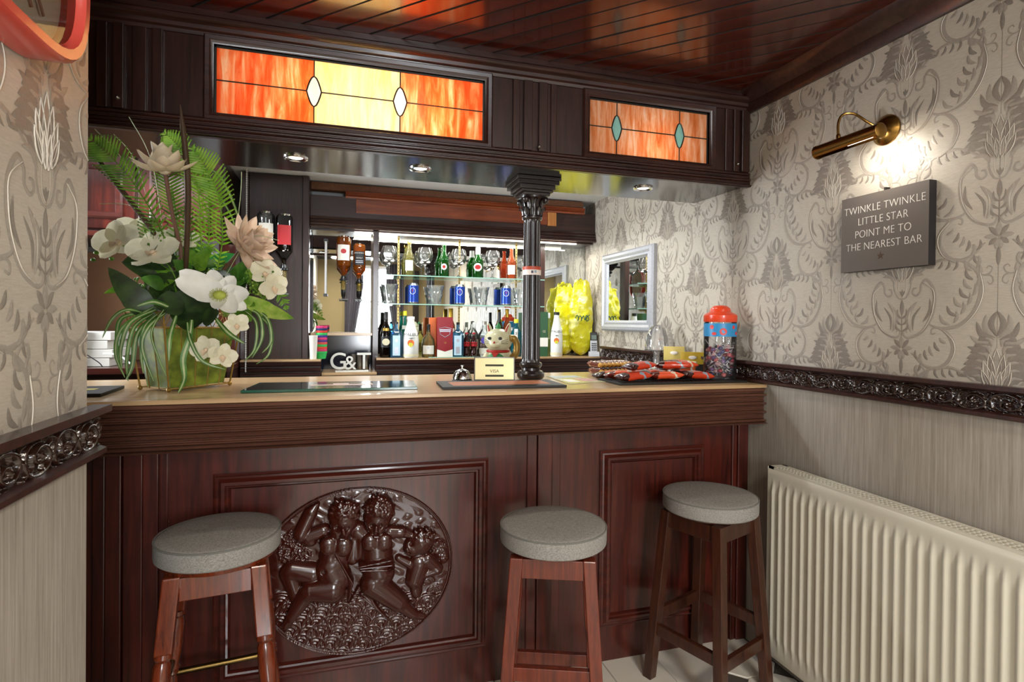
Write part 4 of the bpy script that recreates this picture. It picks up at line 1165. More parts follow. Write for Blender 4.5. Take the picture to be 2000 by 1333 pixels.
# slotted uprights and glass shelves
glass('shelf_glass', 'eefaf4', 1.0)
plain('shelf_edge', '9fd0bd', .15, 0, .3)
plain('upright_brass', 'b09a62', .35, .8)
shs = []
for z in (1.449, 1.629):
    s_ = part('glass_shelf', 'shelf_glass', bb, (.206, 1.292, 3.572, 3.716, z - .006, z))
    part('shelf_edge', 'shelf_edge', s_, (.206, 1.292, 3.570, 3.5722, z - .006, z))
for px in (778, 897, 1008):
    x = at(px, 560, Y=3.716).x
    u = MB().box(x - .006, x + .006, 3.716, YM, ZBC + .001, 1.885).build('slotted_upright', 'upright_brass', bb, smooth=0)
    sl = MB()
    for k in range(36): sl.box(x - .002, x + .002, 3.7152, 3.716, ZBC + .015 + k * .021, ZBC + .027 + k * .021)
    o = sl.build('slots', 'dark_gap', u, smooth=0); o['kind'] = 'stuff'
    for z in (1.449, 1.629): part('shelf_bracket', 'upright_brass', bb, (x - .003, x + .003, 3.62, 3.716, z - .018, z - .0062))
# unseen spots added to brighten the serving side, and cupboards at the left
for i, x in enumerate((-.9, .1, 1.05)):
    t = thing('fill_spot', 'added recessed fill spotlight behind the canopy over the %s of the back bar' % ('cupboard', 'tall door', 'shelves')[i], 'fill light', (x, 2.95, 2.174))
    MB().lathe([(.03, 0), (.044, -.003), (.046, 0)], 24).build('bezel', 'chrome', t, local=True)
    MB().lathe([(.0005, -.002), (.03, -.001)], 20).build('lens', 'downlight_glow', t, local=True)
    light('fill_spot_light', 'SPOT', (x, 2.95, 2.165), 34, (.93, .97, 1.0), rot=(0, 0, 0), spot_size=2.6, spot_blend=.5, shadow_soft_size=.05)
wc = thing('wall_cupboard', 'dark reddish wall cupboard with panelled doors, beside the bead chain', 'cupboard', (-1.15, 3.4, 1.72))
part('carcass', 'dark_oak', wc, (-1.78, -.60, 3.24, 3.73, 1.74, 2.168))
for i in range(3):
    a = -1.77 + i * .39
    part('door', 'mahogany_v', wc, (a, a + .375, 3.222, 3.24, 1.78, 2.15), bevel=.003)
    MB().frame([(0, 0), (0, .006), (.01, .010), (.03, .006), (.034, 0)], a + .05, a + .325, 1.83, 2.10, 3.222).build('door_moulding', 'mahogany', wc, smooth=30, fix=False)
part('shelf', 'mahogany', wc, (-1.78, -.60, 3.16, 3.24, 1.735, 1.76), bevel=.003)
bc = thing('back_counter', 'brown worktop cabinet behind the flowers, under the white cartons', 'cabinet', (-1.15, 3.4, 0))
part('body', 'dark_oak', bc, (-1.78, -.56, 3.10, 3.73, 0, 1.075)); part('top', 'mahogany', bc, (-1.78, -.555, 3.05, 3.73, 1.075, 1.105), bevel=.003)
part('end_post', 'mahogany_v', bc, (-.64, -.56, 3.30, 3.73, 1.105, 1.738))
wood('mdf', '8a5f42', 'a47a58', 'x', rough=.7, coat=0, scale=3, stretch=2, bump=.02)
bd = MB().box(-1.62, -1.02, 3.60, 3.615, 1.106, 1.70).build('leaning_board', 'mdf', smooth=0, bevel=.002, loc=(-1.32, 3.6, 1.106))
tag(bd, 'plain brown board standing on the worktop behind the white boxes', 'board')
bx = None
for i in range(4):
    z = 1.106 + i * .042; dx = (.0, .012, -.008, .006)[i]
    o = MB().box(-1.34 + dx, -1.085 + dx, 3.15, 3.40, z, z + .040).build('white_box', 'paper_white', smooth=0, bevel=.002, loc=(-1.2, 3.28, z))
    tag(o, 'flat white carton in the stack beside the flowers, %s' % ('lowest of four', 'second from the bottom', 'third from the bottom', 'topmost of four')[i], 'box', 'stack of white cartons')
ct = thing('card_terminal', 'white card terminal with a black top standing before the white cartons', 'card terminal', (-1.24, 3.11, 1.106))
MB().obox((-1.26, 3.12, 1.115), (-1.215, 3.135, 1.25), .05, .02, up=(0, 1, 0)).build('body', 'paper_white', ct, smooth=0, bevel=.004)
MB().obox((-1.216, 3.13, 1.25), (-1.209, 3.135, 1.285), .046, .02, up=(0, 1, 0)).build('screen_head', 'black_plastic', ct, smooth=0, bevel=.003)
part('stand', 'paper_white', ct, (-1.29, -1.2, 3.09, 3.16, 1.106, 1.116))
for nm, pts, m_, lb in (('white_cable', [(-1.10, 3.12, 1.17), (-1.03, 3.09, 1.165), (-.98, 3.075, 1.13), (-.96, 3.07, 1.109)], 'paper_white', 'white cable curling off the worktop beside the cartons'),
                        ('black_cable', [(-1.21, 3.09, 1.20), (-1.15, 3.08, 1.165), (-1.10, 3.07, 1.13), (-1.085, 3.07, 1.109)], 'black_plastic', 'thin black cable running from the card terminal')):
    tag(MB().tube(crv(pts, 8), .004 if 'white' in nm else .0025, 8).build(nm, m_, loc=pts[-1]), lb, 'cable')
# bead chain
p0 = at(482, 329, Y=3.36); p1 = at(480, 733, Y=3.36)
pr = []
nb = 90; L = p0.z - 1.05
for i in range(nb):
    for t in (0, .25, .5, .75): pr.append((.0016 + .0028 * math.sin(PI * t), (i + t) / nb * L))
plain('chain_silver', 'd6d6d2', .3, .3)
tag(MB().lathe(pr, 8, (p0.x, 3.36, 1.05)).build('bead_chain', 'chain_silver', loc=(p0.x, 3.36, 1.05)), 'thin silver bead chain hanging beside the dark cupboard door', 'chain')

# ---------------------------------------------------------------- bottles
def pxm(X, Y): return FPX / (RC[2][0] * X + RC[2][1] * Y)
glass('glass_clear', 'f2f6f4', 1.3, .04, 'ffffff'); glass('glass_blue', '6fb4d8', 1.2, .22, '5aa6d0'); glass('glass_teal', '4fc0b0', 1.2, .3, '3ab09c')
glass('glass_green', '2f8a34', 1.3, .25, '2a8a2e'); glass('glass_dark', '2a1c14', 1.3, .5, '1c120c'); glass('glass_amber2', 'c87820', 1.3, .35, 'c06a14')
glass('glass_rose', 'e88a5a', 1.2, .3, 'e07a4a'); glass('glass_pale', 'e8e6b0', 1.2, .15, 'e6e0a0'); glass('glass_cyan', '1a8fa0', 1.2, .45, '128090')
glass('glass_lime', 'd4e09a', 1.2, .3, 'd0dc90')
plain('bottle_white', 'e9ebe4', .25, 0, .3); plain('cap_black', '141414', .3); plain('cap_gold', 'b8923a', .3, .9); plain('cap_yellow', 'd8d22a', .4); plain('cap_white', 'eeeeee', .4)
plain('cola', '2a0806', .1, 0, .6); plain('cola_label', 'a3121a', .4); plain('label_white', 'eae6da', .6); plain('label_cream', 'd8cfae', .6); plain('label_black', '18181a', .5)
plain('label_gold', 'c2a04e', .35, .6); plain('label_blue', '2b4fb0', .4); plain('label_paleblue', 'b9d6e4', .5); plain('label_red', '8e1420', .45, var=.1); plain('label_orange', 'd86a28', .5); plain('label_green', '20502c', .45)
plain('ink_dark', '22222a', .6); plain('ink_red', 'b01c22', .5); plain('ink_white', 'f0ece4', .5); plain('ink_purple', '5a4fb8', .5); plain('ink_silver', 'b8bcc8', .35, .5)
def label_patch(t, R, z0, z1, w, mat, sq=None, name='label', n=10, off=.0006, rf=None):
    P = []
    for z in (z0, z1):
        row = []
        for i in range(n + 1):
            a = -PI / 2 + w * (i / n - .5) * 2; r = R + off
            if sq: r = r / (abs(math.cos(a)) ** sq + abs(math.sin(a)) ** sq) ** (1 / sq)
            row.append((r * math.cos(a), r * math.sin(a), z))
        P.append(row)
    return MB().grid(P).build(name, mat, t, local=True, fix=False)
def disc(t, R, z, r, mat, name='emblem', n=20, sx=1.0, off=.0012):
    return MB().lathe([(.0003, 0), (r, 0), (r, -.0004)], n, (0, 0, 0), sx=sx).build(name, mat, t, local=True, loc=(0, -R - off, z)) if False else \
        MB().add([(sx * r * math.cos(2 * PI * i / n), -R - off, z + r * math.sin(2 * PI * i / n)) for i in range(n)], [tuple(range(n))]).build(name, mat, t, local=True, smooth=0, fix=False)
PROF = {
 'round': [(.001, .0), (.95, 0), (1, .02), (1, .58), (.92, .65), (.5, .75), (.36, .80), (.34, .93)],
 'cream': [(.001, 0), (.95, 0), (1, .02), (1, .42), (.92, .52), (.6, .66), (.36, .74), (.32, .90)],
 'slope': [(.001, 0), (.92, 0), (.98, .02), (1, .42), (.9, .58), (.62, .74), (.44, .88), (.42, .955)],
 'square': [(.001, 0), (.96, 0), (1, .015), (1, .66), (.96, .70), (.5, .76), (.30, .80), (.28, .93)],
 'decanter': [(.001, 0), (.92, 0), (1, .03), (1, .40), (.86, .55), (.45, .66), (.3, .70), (.28, .82)],
 'cola': [(.001, 0), (.9, 0), (1, .04), (.98, .18), (.84, .34), (.95, .48), (1, .56), (.88, .68), (.46, .84), (.40, .93)],
 'beer': [(.001, 0), (.95, 0), (1, .02), (1, .50), (.94, .56), (.56, .70), (.42, .78), (.36, .96)],
}
def bottle(name, label, pl_, pr_, ptop, Y, base, kind, mat, cap='cap_black', capz=.9, capr=.42, labs=(), sq=None, group=None, rs=1.0):
    xc = at((pl_ + pr_) / 2, 650, Y=Y).x; k = pxm(xc, Y)
    R = (pr_ - pl_) / 2 / k * rs
    H = at((pl_ + pr_) / 2, ptop, Y=Y).z - base
    t = thing(name, label, 'bottle', (xc, Y, base + .0005), group=group)
    t.rotation_euler = (0, 0, -math.atan2(xc, Y))
    MB().lathe([(r * R, z * H) for r, z in PROF[kind]], 28, sq=sq).build('glass_body', mat, t, local=True)
    if cap: MB().lathe([(capr * R, capz * H), (capr * R, H * .99), (capr * R * .9, H)], 18).build('cap', cap, t, local=True)
    for (z0, z1, w, m) in labs: label_patch(t, R, z0 * H, z1 * H, w, m, sq)
    return t, R, H
B = ZBC
t, R, H = bottle('liqueur_bottle', 'dark brown cream liqueur bottle with a black neck, next to the shelf post', 742, 766, 609, 3.53, B, 'cream', 'glass_dark', 'cap_black', .80, .34, ((.22, .46, .9, 'label_black'), (.58, .64, .5, 'label_gold')))
disc(t, R, .34 * H, R * .55, 'label_cream', sx=1.1)
t, R, H = bottle('gin_bottle', 'pale blue square gin bottle between the dark liqueur and the white rum bottle', 763, 786, 629, 3.51, B, 'square', 'glass_blue', 'cap_black', .93, .30, ((.06, .62, .55, 'label_paleblue'),), sq=6)
disc(t, R, .48 * H, R * .28, 'ink_silver', sx=.9); label_patch(t, R, .10 * H, .30 * H, .30, 'ink_silver', 6, 'fine_print', off=.001)
t, R, H = bottle('alcopop_bottle', 'teal bottle with a yellow cap standing behind the white rum bottle', 784, 798, 608, 3.60, B, 'beer', 'glass_teal', 'cap_yellow', .90, .52, ((.60, .68, .9, 'label_white'),))
def rum(pl_, pr_, top, lab, cap):
    t, R, H = bottle('rum_bottle', lab, pl_, pr_, top, 3.50, B, 'slope', 'bottle_white', cap, .93, .46, ())
    label_patch(t, R, .03 * H, .09 * H, 1.4, 'label_cream')
    for a, m_, dz in ((1.0, 'label_orange', 0), (.62, 'cap_yellow', -.010)): disc(t, R, .36 * H + dz, R * .42 * a, m_, 'sunset_emblem', off=.0014 if a == 1 else .002)
    MB().obox((0, -R - .0024, .30 * H), (R * .06, -R - .0024, .46 * H), .0016, .0006).build('palm_trunk', 'ink_dark', t, local=True, smooth=0)
    for a in (-1.2, -.6, 0, .6, 1.2): MB().obox((R * .06, -R - .0024, .46 * H), (R * .06 + R * .36 * math.sin(a), -R - .0024, .46 * H + R * .22 * math.cos(a)), .0022, .0006, up=(0, 1, 0)).build('palm_leaf', 'ink_dark', t, local=True, smooth=0)
    text_obj('MALIBU', 'lettering', R * .52, 'ink_dark', t, (0, -R - .0016, .56 * H), (PI / 2, 0, 0))
rum(787, 818, 619, 'frosted white rum bottle with a palm tree label, beside the blue gin', 'cap_white')
rum(1075, 1099, 610, 'frosted white rum bottle with a black cap, beside the yellow bags', 'cap_black')
t, R, H = bottle('whisky_bottle', 'squat clear bottle of pale spirit with a tall dark stopper', 824, 850, 634, 3.52, B, 'decanter', 'glass_pale', 'cap_black', .76, .26, ((.10, .36, .9, 'label_white'),))
disc(t, R, .30 * H, R * .14, 'ink_silver')
t, R, H = bottle('whisky_bottle', 'amber whisky bottle with a gold cap behind the dark red carton', 871, 889, 603, 3.62, B, 'round', 'glass_rose', 'cap_gold', .70, .50, ((.30, .58, .9, 'label_white'),))
t, R, H = bottle('gin_bottle', 'pale blue square gin bottle between the dark red carton and the cola bottles', 883, 906, 630, 3.51, B, 'square', 'glass_blue', 'cap_black', .93, .30, ((.06, .62, .55, 'label_paleblue'),), sq=6)
disc(t, R, .48 * H, R * .28, 'ink_silver', sx=.9); label_patch(t, R, .10 * H, .30 * H, .30, 'ink_silver', 6, 'fine_print', off=.001)
for i, (a, b_) in enumerate(((904.5, 918), (919, 932.5))):
    bottle('cola_bottle', ('small cola bottle with red label, next to the blue gin', 'small cola bottle with red label, next to the clear vodka')[i], a, b_, 650, 3.50, B, 'cola', 'cola', 'cola_label', .93, .46, ((.44, .62, PI, 'cola_label'),), group='small cola bottles')
bottle('spirit_bottle', 'clear bottle standing behind the two small cola bottles', 917, 935, 630, 3.60, B, 'round', 'glass_clear', 'cap_white', .84, .40, ((.2, .5, .9, 'label_cream'),))
t, R, H = bottle('vodka_bottle', 'clear vodka bottle with a purple mark, behind the lucky cat', 934, 958, 628, 3.54, B, 'round', 'glass_clear', 'steel', .90, .36, ((.08, .24, .9, 'label_white'),))
disc(t, R, .46 * H, R * .55, 'ink_purple', n=9)
bottle('spirit_bottle', 'dark bottle with a black neck behind the lucky cat', 968, 982, 610, 3.60, B, 'round', 'glass_dark', 'cap_black', .72, .44, ((.2, .5, .9, 'label_black'),))
bottle('spirit_bottle', 'red bottle with a white label behind the lucky cat', 982, 998, 604, 3.62, B, 'round', 'glass_rose', 'cap_gold', .82, .44, ((.2, .55, .9, 'label_white'),))
t, R, H = bottle('alcopop_bottle', 'bright blue bottle with a yellow cap and upright lettering, beside the column', 997, 1019, 624, 3.52, B, 'round', 'glass_cyan', 'cap_yellow', .90, .40, ((.22, .74, .30, 'label_white'),))
for i, ch in enumerate('WKD'): text_obj(ch, 'lettering', R * .62, 'ink_dark', t, (0, -R - .0014, (.62 - .15 * i) * H), (PI / 2, PI / 2, 0))
bottle('spirit_bottle', 'pale green bottle between the green carton and the white rum', 1066, 1078, 612, 3.56, B, 'round', 'glass_lime', 'cap_white', .88, .4, ())
def carton(name, label, pl_, pr_, top, Y, body, base_m, dep=.07):
    xc = at((pl_ + pr_) / 2, 650, Y=Y).x; W = (pr_ - pl_) / pxm(xc, Y); H = at((pl_ + pr_) / 2, top, Y=Y).z - B
    t = thing(name, label, 'box', (xc, Y, B + .0005), -math.atan2(xc, Y) * .3)
    MB().box(-W / 2, W / 2, -dep / 2, dep / 2, 0, H).build('carton', body, t, local=True, smooth=0, bevel=.001)
    return t, W, H, dep
t, W, H, D = carton('whisky_carton', 'dark red whisky carton with a silver crest, beside the blue gin', 853, 883, 620, 3.52, 'label_red', None)
MB().add([(-W / 2 - .0004, -D / 2 - .0006, .001), (W / 2 + .0004, -D / 2 - .0006, .001), (W / 2 + .0004, -D / 2 - .0006, H * .20), (0, -D / 2 - .0006, H * .14), (-W / 2 - .0004, -D / 2 - .0006, H * .20)], [(0, 1, 2, 3, 4)]).build('white_band', 'label_white', t, local=True, smooth=0, fix=False)
cr = [(-.34, .16), (-.40, .30), (0, .40), (.40, .30), (.34, .16), (.30, -.08), (0, -.26), (-.30, -.08)]
MB().tube([(a * W, -D / 2 - .001, H * .60 + b_ * W) for a, b_ in cr], .0013, 6, closed=True).build('crest', 'ink_silver', t, local=True)
for dz in (.22, .12): MB().box(-W * .34, W * .34, -D / 2 - .001, -D / 2 - .0004, H * .60 + dz * W - .003, H * .60 + dz * W + .003).build('crest_bar', 'ink_silver', t, local=True, smooth=0)
text_obj('12', 'lettering', .016, 'label_gold', t, (0, -D / 2 - .0008, H * .36), (PI / 2, 0, 0))
carton('whisky_carton', 'orange red carton half hidden behind the dark red carton', 838, 852, 621, 3.60, 'label_orange', None)
t, W, H, D = carton('whisky_carton', 'tall green whisky carton numbered 12, beside the column', 1047, 1068, 610, 3.54, 'label_green', None)
MB().box(-W / 2 - .0004, W / 2 + .0004, -D / 2 - .0008, -D / 2, H * .22, H * .42).build('pale_band', 'label_white', t, local=True, smooth=0)
text_obj('12', 'lettering', .022, 'label_cream', t, (W * .12, -D / 2 - .0008, H * .56), (PI / 2, 0, 0))
# green glass saver under the bottles
gs = MB().box(.50, 1.02, 3.453, 3.475, ZBC + .0003, ZBC + .004).build('glass_strip', 'shelf_edge', smooth=0, loc=(.76, 3.46, ZBC)); tag(gs, 'green edged glass strip lying along the back counter front', 'glass strip')

# ---------------------------------------------------------------- glasses, cans and bottles on the glass shelves
SH = (1.449, 1.629); YS = 3.63
glass('crystal', 'ffffff', 3.0, .18, 'ffffff', .03, 1.5); glass('stemware', 'fafcfc', 2.2, .05, 'ffffff', .02, 1.5)
bl = None
for i, (px, lab) in enumerate(((760, 'next to the dark post'), (830, 'between the pale beer and the green bottles'), (896, 'before the middle upright'), (962, 'beside the pink spirit bottle'), (1034, 'behind the column'))):
    x = at(px, 520, Y=YS).x; lab = 'balloon glass on the upper glass shelf, ' + lab
    if bl is None:
        bl = thing('gin_glass', lab, 'glass', (x, YS, SH[1] + .0005), group='balloon glasses on the upper shelf')
        MB().lathe([(.001, 0), (.036, .001), (.036, .003), (.012, .007), (.005, .014), (.0045, .05), (.006, .070), (.011, .076)], 24).build('stem_and_foot', 'stemware', bl, local=True)
        MB().lathe([(.011, .076), (.034, .088), (.049, .112), (.052, .134), (.047, .160), (.039, .182)], 28, caps=False).build('bowl', 'stemware', bl, local=True)
    else: dup(bl, (x, YS, SH[1] + .0005), 0, lab)
def sbottle(label, pl_, pr_, top, mat, cap, lm):
    t, R, H = bottle('beer_bottle', label, pl_, pr_, top, YS, SH[1], 'beer', mat, cap, .93, .42, ((.14, .44, .8, lm),))
    return t, R, H
sbottle('clear beer bottle with yellow tint and white label on the upper shelf', 788, 808, 472, 'glass_pale', 'cap_gold', 'label_white')
t, R, H = sbottle('green beer bottle with a white oval label, between two balloon glasses', 856, 876, 478, 'glass_green', 'glass_green', 'glass_green'); disc(t, R, .30 * H, R * .62, 'label_white', sx=.9); disc(t, R, .30 * H, R * .3, 'ink_red', off=.0018)
t, R, H = sbottle('green spirit bottle with a white neck on the upper shelf', 921, 943, 484, 'glass_green', 'cap_white', 'glass_green'); disc(t, R, .34 * H, R * .72, 'label_white'); disc(t, R, .34 * H, R * .4, 'ink_red', off=.0018, sx=1.3)
MB().lathe([(R * .45, .74 * H), (R * .42, H)], 16).build('foil_neck', 'cap_white', t, local=True)
sbottle('pink spirit bottle with a white label on the upper shelf', 988, 1007, 485, 'glass_rose', 'glass_rose', 'label_white')
tb = None
for i, (px, lab) in enumerate(((761, 'next to the dark post'), (851, 'between the first and second blue can'), (940, 'between the second and third blue can'), (1016, 'behind the column'))):
    x = at(px, 575, Y=YS).x; lab = 'cut crystal tumbler on the lower glass shelf, ' + lab
    if tb is None:
        tb = thing('crystal_tumbler', lab, 'tumbler', (x, YS, SH[0] + .0005), group='crystal tumblers on the lower shelf')
        P = []; n = 48
        for (z, r, dd, ph) in ((0, .030, 0, 0), (.004, .034, .002, 0), (.022, .037, .004, 0), (.040, .040, .004, .5), (.058, .043, .004, 0), (.076, .046, .004, .5), (.094, .049, .003, 0), (.104, .051, 0, 0), (.122, .054, 0, 0)):
            P.append([((r - dd * abs(math.sin(6 * (2 * PI * k / n) + ph * PI))) * math.cos(2 * PI * k / n), (r - dd * abs(math.sin(6 * (2 * PI * k / n) + ph * PI))) * math.sin(2 * PI * k / n), z) for k in range(n)])
        mb = MB().grid(P, True); mb.lathe([(.001, .0), (.030, 0)], 24, caps=False); mb.build('cut_glass', 'crystal', tb, local=True, smooth=12)
        MB().lathe([(.001, .016), (.031, .016), (.040, .06), (.052, .122)], 32, caps=False).build('inner_wall', 'stemware', tb, local=True)
    else: dup(tb, (x, YS, SH[0] + .0005), 0, lab)
plain('can_blue', '2446a8', .3, .5); plain('can_silver', 'c9ccd2', .25, .9)
cn_ = None
for i, (px, lab) in enumerate(((807, 'near the dark post'), (898, 'before the middle upright'), (988, 'beside the third upright'))):
    x = at(px, 575, Y=YS).x; lab = 'blue and silver drinks can on the lower glass shelf, ' + lab
    if cn_ is None:
        cn_ = thing('drinks_can', lab, 'can', (x, YS, SH[0] + .0005), -.2, group='blue cans on the lower shelf')
        MB().lathe([(.001, .003), (.026, .0), (.034, .010), (.034, .118), (.027, .130), (.026, .133), (.024, .130), (.001, .130)], 28).build('can_body', 'can_silver', cn_, local=True)
        MB().lathe([(.0343, .012), (.0343, .117)], 28, caps=False).build('blue_print', 'can_blue', cn_, local=True)
        n = 24
        MB().tube([(.0165 * math.cos(2 * PI * k / n), -math.sqrt(.0352 ** 2 - (.0165 * math.cos(2 * PI * k / n)) ** 2), .082 + .020 * math.sin(2 * PI * k / n)) for k in range(n)], .0014, 5, closed=True).build('ring_emblem', 'ink_white', cn_, local=True)
        text_obj('F', 'emblem_letter', .026, 'ink_red', cn_, (0, -.0352, .082), (PI / 2, 0, 0))
    else: dup(cn_, (x, YS, SH[0] + .0005), -.2, lab)

# ---------------------------------------------------------------- optics (inverted bottles)
def optic(label, px, ptop, pbot, Y, R, body, lab, lmat, lw=.9):
    x = at(px, 500, Y=Y).x; zt = at(px, ptop, Y=Y).z; zb_ = at(px, pbot, Y=Y).z; H = zt - zb_
    t = thing('optic_bottle', label, 'bottle', (x, Y, zb_), -math.atan2(x, Y))
    MB().lathe([(.010, .38 * H), (.012, .44 * H), (R * .55, .48 * H), (R, .54 * H), (R, .95 * H), (R * .9, .98 * H), (.001, H)], 26, sq=4 if lab == 'sq' else None).build('glass_body', body, t, local=True)
    label_patch(t, R, .62 * H, .86 * H, lw, lmat, 4 if lab == 'sq' else None)
    MB().lathe([(.009, .40 * H), (.016, .37 * H), (.019, .34 * H), (.024, .335 * H), (.024, .315 * H), (.016, .31 * H)], 18).build('optic_collar', 'cap_black', t, local=True)
    MB().lathe([(.015, .31 * H), (.014, .17 * H)], 16).build('measure_chamber', glass('chamber_%d' % px, 'e8d890', 1.2, .25, 'c9b45a'), t, local=True)
    MB().lathe([(.014, .17 * H), (.013, .10 * H), (.008, .07 * H), (.008, .02 * H)], 16).build('dispenser', 'cap_black', t, local=True)
    MB().box(-.026, .026, -.012, .004, .015 * H, .03 * H).build('push_bar', 'cap_black', t, local=True, smooth=0)
    MB().box(-.006, .006, R * .5, R + .05, .30 * H, .34 * H).build('bracket', 'steel', t, local=True, smooth=0)
    MB().lathe([(R * .7, .985 * H), (R * .75, 1.005 * H), (.001, 1.01 * H)], 18).build('base_clamp', 'chrome', t, local=True)
    return t, R, H
t, R, H = optic('amber whisky bottle hung upside down in an optic, white label with a red bird', 671, 462, 588, 3.58, .043, 'glass_amber2', 'rd', 'label_white')
disc(t, R, .76 * H, R * .34, 'ink_red', sx=1.1)
t, R, H = optic('square whiskey bottle with a black label hung upside down in an optic', 702, 477, 588, 3.62, .037, 'glass_amber2', 'sq', 'label_black', .7)
text_obj("JACK DANIEL'S", 'lettering', .0085, 'ink_white', t, (0, -R - .0016, .83 * H), (PI / 2, 0, 0)); text_obj('Old No.7', 'lettering', .010, 'ink_white', t, (0, -R - .0016, .745 * H), (PI / 2, 0, 0))
for dz in (.66, .69): MB().box(-R * .6, R * .6, -R - .0016, -R - .001, dz * H, dz * H + .003).build('fine_print', 'ink_silver', t, local=True, smooth=0)
optic('clear bottle hung upside down in an optic on the dark door, behind the lotus flower', 519, 415, 578, 3.385, .046, 'glass_clear', 'rd', 'label_white')
optic('dark bottle with a red label hung upside down in an optic on the dark door', 555, 420, 578, 3.39, .045, 'glass_dark', 'sq', 'ink_red', .7)
hr = thing('hanging_rod', 'slim white rod with clips hanging in front of the alcove mirror', 'rod', (at(636, 520, Y=3.66).x, 3.66, 1.4))
x = at(636, 520, Y=3.66).x; z0_, z1_ = at(636, 575, Y=3.66).z, at(636, 468, Y=3.66).z
MB().tube([(x, 3.66, z0_), (x, 3.66, z1_)], .0065, 10).build('rod', 'cap_white', hr)
for z in (z0_, z1_): MB().box(x - .012, x + .012, 3.652, 3.69, z - .012, z + .004).build('clip', 'cap_black', hr, smooth=0)

# cups, letters and tumblers in the alcove
cupc = ['e0407a', '2a3566', 'd8453a', '38c060', '4a3a90', 'e0407a', '5a3a8a', 'e05a50', '38c060', 'e0503a', 'd8457a', '38c060']
for i, c in enumerate(cupc): plain('cup_%d' % i, c, .4)
cx_ = at(628, 680, Y=3.46).x
for i, c in enumerate(cupc):
    z = ZBC + .0005 + (len(cupc) - 1 - i) * .0135 + .03
    r0_ = .030
    o = MB().lathe([(r0_ * .80, -.03), (r0_ * .95, -.006), (r0_, 0), (r0_ + .002, .003), (r0_ + .002, .0125), (r0_ * .98, .0125), (r0_ * .78, -.026)], 24, caps=False).build('plastic_cup', 'cup_%d' % i, local=True, loc=(cx_, 3.46, z))
    tag(o, ['pink', 'navy', 'red', 'green', 'violet', 'pink', 'purple', 'coral', 'green', 'orange red', 'magenta', 'green'][i] + ' plastic cup number %s from the top of the coloured stack' % ['one', 'two', 'three', 'four', 'five', 'six', 'seven', 'eight', 'nine', 'ten', 'eleven', 'twelve'][i], 'cup', 'stacked coloured cups')
x2 = at(612, 680, Y=3.43).x
wcup = MB()
for i in range(1):
    wcup.lathe([(.018, 0), (.024, .13), (.025, .132), (.025, .136), (.001, .134)], 20)
o = wcup.build('white_cup', 'paper_white', local=True, loc=(x2, 3.42, ZBC + .0005)); tag(o, 'tall white paper cup beside the coloured cup stack', 'cup')
lt = thing('letter_sign', 'white standing letters spelling a gin drink on a small plinth', 'letters', (.03, 3.46, 1.036))
plain('letter_white', 'd8d8d0', .5, 0, 0, var=.15, vscale=120)
xa, xb_ = at(650, 700, Y=3.46).x, at(700, 700, Y=3.46).x
MB().box(at(655, 700, Y=3.46).x, at(720, 700, Y=3.46).x, 3.43, 3.49, 1.0355, 1.044).build('plinth', 'letter_white', lt, smooth=0, bevel=.002)
for ch, px, s in (('G', 661, .140), ('&', 684, .115), ('T', 711, .140)):
    x = at(px, 700, Y=3.46).x - .03
    text_obj(ch, 'letter', s, 'letter_white', lt, (x, 0, .008 + s * .36), (PI / 2, 0, -.03), extrude=.010)
for i, px in enumerate((690, 703, 716)):
    x = at(px, 700, Y=3.53).x
    o = MB().lathe([(.001, 0), (.0165, 0), (.0175, .003), (.019, .098), (.0195, .1), (.018, .1), (.016, .006), (.001, .005)], 24).build('steel_tumbler', 'steel', local=True, loc=(x, 3.545, 1.0355))
    tag(o, 'small steel tumbler behind the white letters, %s' % ('nearest the ampersand', 'middle of three', 'nearest the dark post')[i], 'tumbler', 'steel tumblers in the alcove')

# ---------------------------------------------------------------- yellow bags and phone on the back counter
def film(name, col, col2):
    m, nt, out = newmat(name); b = bsdf(nt, out, col, .22, 0, .4)
    tc = nd(nt, 'ShaderNodeTexCoord'); n = nd(nt, 'ShaderNodeTexNoise', i_Scale=9.0, i_Detail=2.0)
    nt.links.new(tc.outputs['Object'], n.inputs['Vector'])
    rp = nd(nt, 'ShaderNodeValToRGB'); e = rp.color_ramp.elements; e[0].position = .56; e[0].color = s2l(col); e[1].position = .60; e[1].color = s2l(col2)
    nt.links.new(n.outputs[0], rp.inputs[0]); nt.links.new(rp.outputs[0], b.inputs['Base Color'])
    n2 = nd(nt, 'ShaderNodeTexNoise', i_Scale=30.0, i_Detail=2.0, i_Distortion=1.0); nt.links.new(tc.outputs['Object'], n2.inputs['Vector'])
    bp = nd(nt, 'ShaderNodeBump', i_Strength=.7, i_Distance=.01); nt.links.new(n2.outputs[0], bp.inputs['Height']); nt.links.new(bp.outputs[0], b.inputs['Normal'])
film('film_yellow', 'd8d020', 'e8e488'); film('film_grey', '9a9aa2', 'c8c8cc')
from mathutils import noise as mnoise
